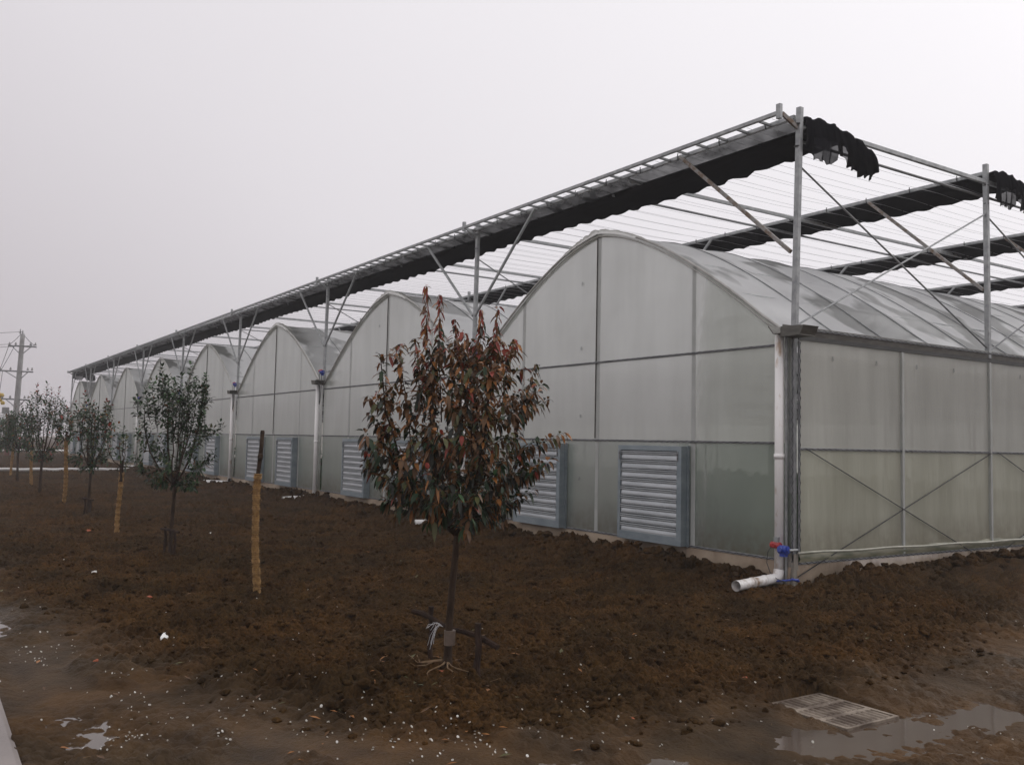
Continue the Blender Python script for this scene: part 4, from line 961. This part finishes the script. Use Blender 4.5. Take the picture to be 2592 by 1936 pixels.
T6 = make_tree('green_leaved_tree', 'dark young tree cut by the left edge of the photo', -36.0, -6.45, 2.6, 1.0, 0.9, 74, 1500, 'green', 'young evergreen trees planted in a row', 0.04, (0, 0), 0.15)

def wrapped(x, y, h, zw, seed, label, crown=None, r=0.040):
    rr = random.Random(seed); z0 = gz(x, y) - 0.04
    t = thing('straw_wrapped_trunk', label, 'tree', (x, y, z0 + .04), 'young trunks wrapped in straw rope')
    ctr = lambda z: Vector((x + 0.045 * math.sin(z * 2.9 + seed) + 0.012 * math.sin(z * 8 + seed), y + 0.02 * math.cos(z * 3 + seed), z))
    b = MB(); P = [ctr(z) for z in np.linspace(z0, h, 12)]; b.tube(P, [0.030 * (1 - 0.25 * k / 11) for k in range(12)], 9)
    if crown is None:   # knobbly sawn top
        b.tube([ctr(h - .32), ctr(h - .28), ctr(h - .24)], [0.026, 0.032, 0.026], 8); b.tube([ctr(h - .02), ctr(h) + Vector((0, 0, .015))], [0.027, 0.02], 8)
    b.build('trunk', M_bark, t, smooth=True)
    # rope coils, wound tightly one above another
    b = MB(); nz_ = int((zw - z0 - 0.03) / 0.0145); n = 10
    rows = []
    for k in range(nz_ * 3):
        z = z0 + 0.02 + k * 0.0145 / 3; ph = k % 3; tilt = 0.012 * math.sin(k // 3 * 0.8 + seed); rb = r * (1 + 0.025 * math.sin(k // 3 * 1.9) + 0.05 * math.sin(z * 5 + seed)) * (1 + 0.07 * rr.uniform(-1, 1)); rr_ = rb + (0.006 if ph == 1 else -0.005)
        c = ctr(z); rows.append([(c.x + rr_ * math.cos(2 * math.pi * j / n), c.y + rr_ * math.sin(2 * math.pi * j / n), z + tilt * math.cos(2 * math.pi * j / n)) for j in range(n + 1)])
    b.grid(rows)
    for q in range(40):    # loose straws
        z = rr.uniform(z0 + .05, zw); a = rr.uniform(0, 6.3); c = ctr(z); p = c + Vector((math.cos(a) * r, math.sin(a) * r, 0)); l_ = rr.uniform(.02, .07)
        b.tube([p, p + Vector((math.cos(a) * l_ * .7, math.sin(a) * l_ * .7, rr.uniform(-l_, l_ * .4)))], 0.0013, 3)
    b.build('straw_wrap', M_straw if seed % 2 else M_straw_d, t)
    return t
wrapped(-2.32, -6.16, 1.80, 1.36, 1, 'nearest straw-wrapped trunk, bare and sawn off, with a dark tip above the wrapping')
W2 = wrapped(-9.6, -6.28, 1.25, 1.08, 3, 'straw-wrapped trunk with a few thin leafy shoots, second in its row')
W3 = wrapped(-16.94, -6.22, 1.75, 1.62, 5, 'straw-wrapped trunk leaning beside the third green tree, tall wrapping', r=0.046)
W4 = wrapped(-24.6, -6.2, 1.5, 1.35, 7, 'hazy straw-wrapped trunk to the left of the cone-shaped tree', r=0.046)
W5 = wrapped(-31.9, -6.15, 1.5, 1.35, 9, 'farthest straw-wrapped trunk near the left edge', r=0.048)
def sprout(t, x, y, h, zf, rad, seed, nleaf, mode, lf):
    q = make_tree('tmp', 'tmp', x, y, h, zf, rad, seed, nleaf, mode, None, 0.020, (0, 0), lf, zbase=zf - 0.25)
    for ch in list(q.children):
        if ch.name.startswith('trunk'): ch.name = 'branches'
        ch.parent = t; ch.matrix_parent_inverse = Matrix.Translation(-t.location)
    bpy.data.objects.remove(q)
sprout(W2, -9.6, -6.28, 2.0, 1.15, 0.34, 81, 150, 'sprout', 0.10)
sprout(W3, -16.94, -6.22, 2.35, 1.5, 0.42, 82, 330, 'sprout', 0.12)
sprout(W4, -24.6, -6.2, 2.3, 1.4, 0.45, 83, 260, 'sprout', 0.13)
sprout(W5, -31.9, -6.15, 2.3, 1.4, 0.5, 84, 260, 'sprout', 0.14)

# low stake supports beside the trunks
def support(x, y, label, full=True, s=1.0):
    t = thing('tree_stake', label, 'tree stake', (x, y, 0), 'low wooden stakes tied to the tree trunks')
    rr = random.Random(int(x * 10)); zz = gz(x, y)
    def post(px, py, top, r):
        b = MB(); z0 = gz(px, py) - .08; P = [(px + .006 * math.sin(k * 2.1), py + .005 * math.cos(k * 1.7), z0 + (top - z0) * k / 6) for k in range(7)]
        b.tube(P, [r * (1 + .08 * rr.uniform(-1, 1)) for _ in P], 9); b.build('stake', M_stake, t, smooth=False)
    if full:
        post(1.25, -5.89, 0.43, 0.020); post(1.82, -5.80, 0.39, 0.025)
        b = MB(); P = [Vector((1.10, -5.98, 0.375)).lerp(Vector((1.94, -5.70, 0.235)), k / 8) + Vector((0, 0.0, .012 * math.sin(k * 1.3))) for k in range(9)]
        b.tube(P, [0.021, .024, .019, .017, .018, .02, .021, .026, .022], 8); b.build('crossbar', M_stake, t)
        b = MB()
        for k in range(13):
            p = Vector((1.55, -5.95, 0.33)); q = [p]; dx = rr.uniform(-.19, -.02); dz = rr.uniform(-.20, -.03)
            for m in range(1, 6):
                a = m / 5; q.append(p + Vector((dx * a + rr.uniform(-.01, .01), -0.04 * a - .01, .03 * math.sin(a * 3) + dz * a * a + rr.uniform(-.008, .008))))
            b.tube(q, 0.0016, 3)
        b.build('twine', M_twine, t)
        b = MB(); b.tube([(1.597, -5.917, 0.20), (1.597, -5.917, 0.31)], 0.043, 12); b.build('tie_band', mat('tape', (0.09, 0.065, 0.05), (0.15, 0.11, 0.085), 14, 0.5), t)
    else:
        post(x - .12, y - .05, .34 * s + zz, .02); post(x + .10, y + .03, .30 * s + zz, .018)
        b = MB(); b.tube([(x - .26, y - .08, .30 * s + zz), (x, y - .045, .31 * s + zz), (x + .24, y + .05, .29 * s + zz)], [.022, .02, .018], 8); b.build('crossbar', M_stake, t)
support(1.58, -5.92, 'dark stakes and crossbar tied with white twine to the red-leaved tree')
support(-5.8, -6.26, 'dark stakes and crossbar at the foot of the dense green tree', False, 1.15)
support(-13.15, -6.24, 'thin dark stakes at the foot of the third tree', False, 1.1)
# roots spreading over the soil at the nearest trunk
rt = thing('bare_roots', 'pale bare roots spreading over the soil under the red-leaved tree', 'roots', (1.58, -5.92, 0))
for k, (a, l_) in enumerate(((-2.6, .28), (-1.9, .24), (-0.9, .26), (-0.2, .30), (0.1, .24), (3.6, .3))):
    b = MB(); P = []
    for m in range(7):
        u = m / 6; px = 1.57 + math.cos(a + .25 * math.sin(u * 4 + k)) * (.03 + l_ * u); py = -5.93 + math.sin(a + .25 * math.sin(u * 4 + k)) * (.03 + l_ * u)
        P.append((px, py, max(gz(px, py) + .012, 0.05 * (1 - u) + gz(1.58, -5.95) * 0.7)))
    b.tube(P, [.009 - .0012 * m for m in range(7)], 6); b.build('root', M_root, rt, smooth=True)

# ------------------------------------------------------------------ drain grate set in the puddle
dg = thing('drain_grate', 'muddy concrete drain grate with three rows of slots beside the puddle', 'drain grate', (3.6, -4.0, -0.06))
gx0, gx1, gy0, gy1, zt_ = 3.28, 3.93, -4.31, -3.75, -0.042
b = MB(); w = 0.03
xa = [gx0, gx0 + (gx1 - gx0) / 3, gx0 + 2 * (gx1 - gx0) / 3, gx1]
b.box(gx0, gx1, gy0, gy0 + w, -0.12, zt_); b.box(gx0, gx1, gy1 - w, gy1, -0.12, zt_)
for k, xx in enumerate(xa):
    ww = 0.025 if k in (0, 3) else 0.045; c_ = xx + (ww / 2 if k == 0 else -ww / 2 if k == 3 else 0)
    b.box(c_ - ww / 2, c_ + ww / 2, gy0 + w, gy1 - w, -0.12, zt_ - 0.001)
b.build('frame', M_grate, dg)
nb_ = 10
for k in range(3):
    for j in range(1, nb_):
        yy = gy0 + w / 2 + (gy1 - gy0 - w) * j / nb_
        b = MB(); P = []
        for xx in (xa[k] + 0.023, xa[k + 1] - 0.023):
            P.append([(xx, yy - 0.017, zt_ - 0.05), (xx, yy - 0.0155, zt_ - 0.008), (xx, yy - 0.007, zt_ + 0.001), (xx, yy + 0.007, zt_ + 0.001), (xx, yy + 0.0155, zt_ - 0.008), (xx, yy + 0.017, zt_ - 0.05)])
        b.grid(P); b.build('bar', M_grate, dg)

# ------------------------------------------------------------------ litter in the soil
def chunk(name, label, cat, x, y, s, m, seed, group=None, sx=1, sy=1, sz=0.6):
    rr = random.Random(seed); V_, F_ = IV1, IF1
    P = []
    for v in V_:
        q = np.sign(v) * np.abs(v) ** 0.55; k = 1 + .12 * rr.uniform(-1, 1); P.append((q[0] * s * sx * k, q[1] * s * sy * k, q[2] * s * sz * k))
    a = rr.uniform(0, 3); ca, sa = math.cos(a), math.sin(a); z = gz(x, y)
    P = [(x + p[0] * ca - p[1] * sa, y + p[0] * sa + p[1] * ca, z + p[2] + s * sz * .3 + 0.25 * p[0]) for p in P]
    b = MB(); b.add(P, [tuple(int(i) for i in f) for f in F_]); o_ = b.build(name, m); tag(o_, label, cat, group)
G = 'broken brick pieces lying in the soil'
chunk('brick_piece', 'orange brick piece in the dark soil left of the drain grate', 'brick', 2.89, -4.13, 0.034, M_brick, 1, G)
chunk('brick_piece', 'orange-red brick piece on the soil heap beside the corner of the greenhouse', 'brick', 0.22, 1.35, 0.075, M_brick, 2, G)
chunk('brick_piece', 'flat brick shard left of the nearest straw-wrapped trunk', 'brick', -2.65, -7.23, 0.055, M_brick, 3, G, 1.2, .6, .25)
chunk('brick_piece', 'small orange brick bit in the soil at the far left', 'brick', -9.79, -6.77, 0.07, M_brick, 4, G)
chunk('brick_piece', 'tiny red brick bit close to the pavement edge', 'brick', 0.1, -8.15, 0.018, M_brick, 5, G)
chunk('brick_piece', 'red brick bit in the mud between the red-leaved tree and the puddle', 'brick', 3.05, -5.35, 0.016, M_brick, 6, G)
chunk('brick_piece', 'reddish brick shard under the crossbar of the nearest tree', 'brick', 1.72, -6.05, 0.022, M_brick, 8, G, 1, 1, .5)
chunk('foam_piece', 'white foam lump on the soil at the lower left', 'foam piece', -0.52, -7.51, 0.045, M_foam, 9, None, 1.3, .7, .5)
chunk('foam_scrap', 'small white foam scrap in the soil near the second wrapped trunk', 'foam piece', -4.72, -7.42, 0.03, M_foam, 10)
chunk('foam_scrap', 'white scrap on the dark soil behind the second wrapped trunk', 'foam piece', -8.8, -4.9, 0.055, M_foam, 12)
chunk('stone', 'pale pinkish stone in the mud beyond the drain grate', 'stone', 3.28, -3.2, 0.035, mat('pale_stone', (0.3, 0.25, 0.22), (0.4, 0.35, 0.31), 9, .7), 13, None, 1.3, .6, .5)
# fallen leaves and straws: uncountable litter
mb = MB()
for k in range(260):
    x, y = (rnd.gauss(1.6, 1.0), rnd.gauss(-6.1, .8)) if k % 2 else (rnd.uniform(-6, 3.4), rnd.uniform(-8.6, -2))
    z = gz(x, y) + .012; l_ = rnd.uniform(.02, .045); a = rnd.uniform(0, 6.3); dx, dy = math.cos(a) * l_, math.sin(a) * l_; tz = rnd.uniform(-.4, .4) * l_
    mb.add([(x - dx, y - dy, z - tz), (x - dy * .35, y + dx * .35, z + .004), (x + dx, y + dy, z + tz), (x + dy * .35, y - dx * .35, z + .004)], [(0, 1, 2), (0, 2, 3)], rnd.choice([0, 0, 1, 2, 0]))
for k in range(120):
    x, y = rnd.uniform(-4, 4), rnd.uniform(-8.6, -2); z = gz(x, y) + .015; l_ = rnd.uniform(.03, .09); a = rnd.uniform(0, 6.3)
    mb.tube([(x, y, z), (x + math.cos(a) * l_, y + math.sin(a) * l_, z + rnd.uniform(-.005, .02))], 0.0012, 3, 3)
tag(mb.build('fallen_leaves', [LEAF[3], LEAF[4], LEAF[2], M_root]), 'fallen brown leaves and straws scattered on the soil', 'leaf litter', kind='stuff')

# ------------------------------------------------------------------ far left: kerbs, pole, hazy trees
def kerb(x, y0, y1, w, label):
    b = MB(); P = []
    n_ = 60
    for k in range(n_ + 1):
        y = y0 + (y1 - y0) * k / n_; P.append((x + .02 * math.sin(y * 3), y, 0.075 + .012 * math.sin(y * 5) + .01 * rnd.random()))
    b.tube(P, w, 8); tag(b.build('white_pipe', M_pvc, None, smooth=True), label, 'pipe', 'white pipes laid across the soil')
kerb(-37.4, -8.6, -0.5, 0.07, 'long white pipe laid across the soil behind the row of young trees, the nearer one')
kerb(-82.0, -9.0, 6.0, 0.10, 'far white pipe laid across the soil at the left horizon')

pl = thing('utility_pole', 'tall grey concrete power pole with three cross arms at the hazy left edge', 'utility pole', (-64.6, -3.35, 0))
px, py = -64.6, -3.45
ux, uy = 0.55, 0.83   # along the view's right-hand direction
def off(s, z, lean=0.0): return (px + ux * (s + (z) * 0.028), py + uy * (s + z * 0.028), z)
b = MB(); b.tube([off(0, z) for z in (-.2, 2, 4, 6, 8, 8.6)], [.21, .20, .185, .17, .15, .145], 14); b.build('pole', M_conc, pl, smooth=True)
for (z, a, c_) in ((7.75, -0.95, 1.05), (5.98, -1.45, 0.95), (4.0, -1.15, 0.85)):
    b = MB(); b.bar(off(a, z), off(c_, z - 0.06), 0.09, 0.10); b.bar(off(a * .75, z), off(-0.1, z - .55), .05, .05); b.bar(off(c_ * .7, z), off(.12, z - .55), .05, .05)
    arm = b.build('cross_arm', M_steel_d, pl)
    for s_ in (a + .08, a * .45, c_ * .6, c_ - .08):
        q = MB(); p = off(s_, z + .05); q.tube([p, (p[0], p[1], p[2] + .06), (p[0], p[1], p[2] + .12), (p[0], p[1], p[2] + .2)], [.05, .08, .05, .03], 8); q = q.build('insulator', M_conc, arm); q.matrix_parent_inverse = Matrix.Identity(4)
b = MB(); p = off(0, 8.6); b.tube([p, (p[0], p[1], p[2] + .25)], [.05, .03], 8); b.tube([(p[0] - .1, p[1] - .15, p[2]), (p[0] - .1, p[1] - .15, p[2] + .35)], [.06, .02], 8); b.build('pole_cap', M_steel_d, pl)
b = MB()
for s_, z in ((-1.35, 4.35), (-1.3, 4.15), (-1.1, 4.25), (-1.2, 3.9), (-1.0, 3.7)):
    p = off(s_, z); b.tube([(p[0], p[1], p[2] - .12), p, (p[0], p[1], p[2] + .14)], [.10, .15, .08], 8)
b.build('fuse_covers', M_yellow, pl)
b = MB(); p = off(-.75, 3.15); b.box(p[0] - .2, p[0] + .2, p[1] - .22, p[1] + .2, 2.95, 3.4); b.bar(off(-.6, 3.2), off(-.1, 3.0), .06, .06); b.build('switch_box', M_conc, pl)
b = MB(); p = off(-.42, 1.4); b.box(p[0] - .2, p[0] + .2, p[1] - .2, p[1] + .2, 0.0, 2.9); b.build('cable_duct', M_flare_brown, pl)
for (s0, z0_, s1, z1_) in ((-.9, 7.8, -1.4, 6.05), (-.5, 7.75, -1.3, 6.05), (.1, 8.5, .9, 7.8), (-.9, 7.8, -.1, 8.6), (-1.4, 6.0, -1.35, 4.4), (-1.2, 6.0, -1.3, 4.4)):
    b = MB(); b.tube([off(s0, z0_), off((s0 + s1) / 2, (z0_ + z1_) / 2 - .05), off(s1, z1_)], .018, 5); b.build('jumper_wire', M_cable, pl)
for s_, z in ((-.9, 7.85), (.9, 7.8), (0, 8.75)):   # line wires leave to the left, out of the picture
    a = Vector(off(s_, z)); e = a + Vector((-16, -38, 1.0)); P = [a.lerp(e, k / 12) - Vector((0, 0, 1.6 * math.sin(math.pi * k / 12))) for k in range(13)]
    b = MB(); b.tube(P, .014, 4); b.build('line_wire', M_cable, pl)

# distant hedge and trees, nearly lost in the haze
def far_tree(x, y, h, r, seed, label, cat='tree', n_=1500):
    rr = np.random.default_rng(seed); t = thing('distant_tree', label, cat, (x, y, 0), 'hazy trees beyond the field')
    b = MB(); b.tube([(x, y, -.1), (x + .1, y, h * .4), (x + .2, y, h * .75)], [.18, .13, .05], 7)
    for k in range(5):
        a = k * 1.3; b.tube([(x + .1, y, h * .3), (x + math.cos(a) * r * .6, y + math.sin(a) * r * .6, h * (.55 + .07 * k))], [.07, .02], 5)
    b.build('trunk', M_bark, t)
    cl = rr.normal(size=(14, 3)) * [r * .45, r * .45, h * .16] + [x, y, h * .62]; c_ = cl[rr.integers(0, 14, n_)] + rr.normal(size=(n_, 3)) * r * .22
    a = rr.normal(size=(n_, 3)); a /= np.linalg.norm(a, axis=1)[:, None]; b2 = np.cross(a, rr.normal(size=(n_, 3))); b2 /= np.linalg.norm(b2, axis=1)[:, None]; L_ = .16
    V_ = np.stack([c_ - a * L_, c_ + b2 * L_ * .5, c_ + a * L_, c_ - b2 * L_ * .5], 1).reshape(-1, 3)
    link('crown', np_mesh('crown', V_, np.arange(4 * n_).reshape(-1, 4), rr.integers(0, 2, n_)), LEAF, t)
FT = [(-150, -12, 7.5, 4.5, 'pale hazy tree on the horizon at the left edge'), (-165, 0, 6.5, 4.5, 'low hazy tree on the horizon behind the power pole'), (-158, 14, 6, 4.5, 'hazy tree on the horizon between the power pole and the greenhouse'), (-170, 27, 6.5, 4.5, 'hazy tree on the horizon just left of the farthest arch')]
for k, (x, y, h, r, lb) in enumerate(FT): far_tree(x, y, h, r, 200 + k, lb)

# ------------------------------------------------------------------ damp haze over the field
hm = bpy.data.materials.new('haze'); hm.use_nodes = True; n = hm.node_tree.nodes; n.clear(); o = n.new('ShaderNodeOutputMaterial'); v = n.new('ShaderNodeVolumePrincipled')
v.inputs['Color'].default_value = (0.93, 0.92, 0.93, 1); v.inputs['Density'].default_value = 0.0017; v.inputs['Anisotropy'].default_value = 0.2
hm.node_tree.links.new(v.outputs[0], o.inputs['Volume'])
b = MB(); b.box(-341.5, 341.5, -341.5, 345, -1.3, 9.6)
hz_ = b.build('haze', hm); tag(hz_, 'thin damp haze over the whole field', 'haze', kind='stuff')
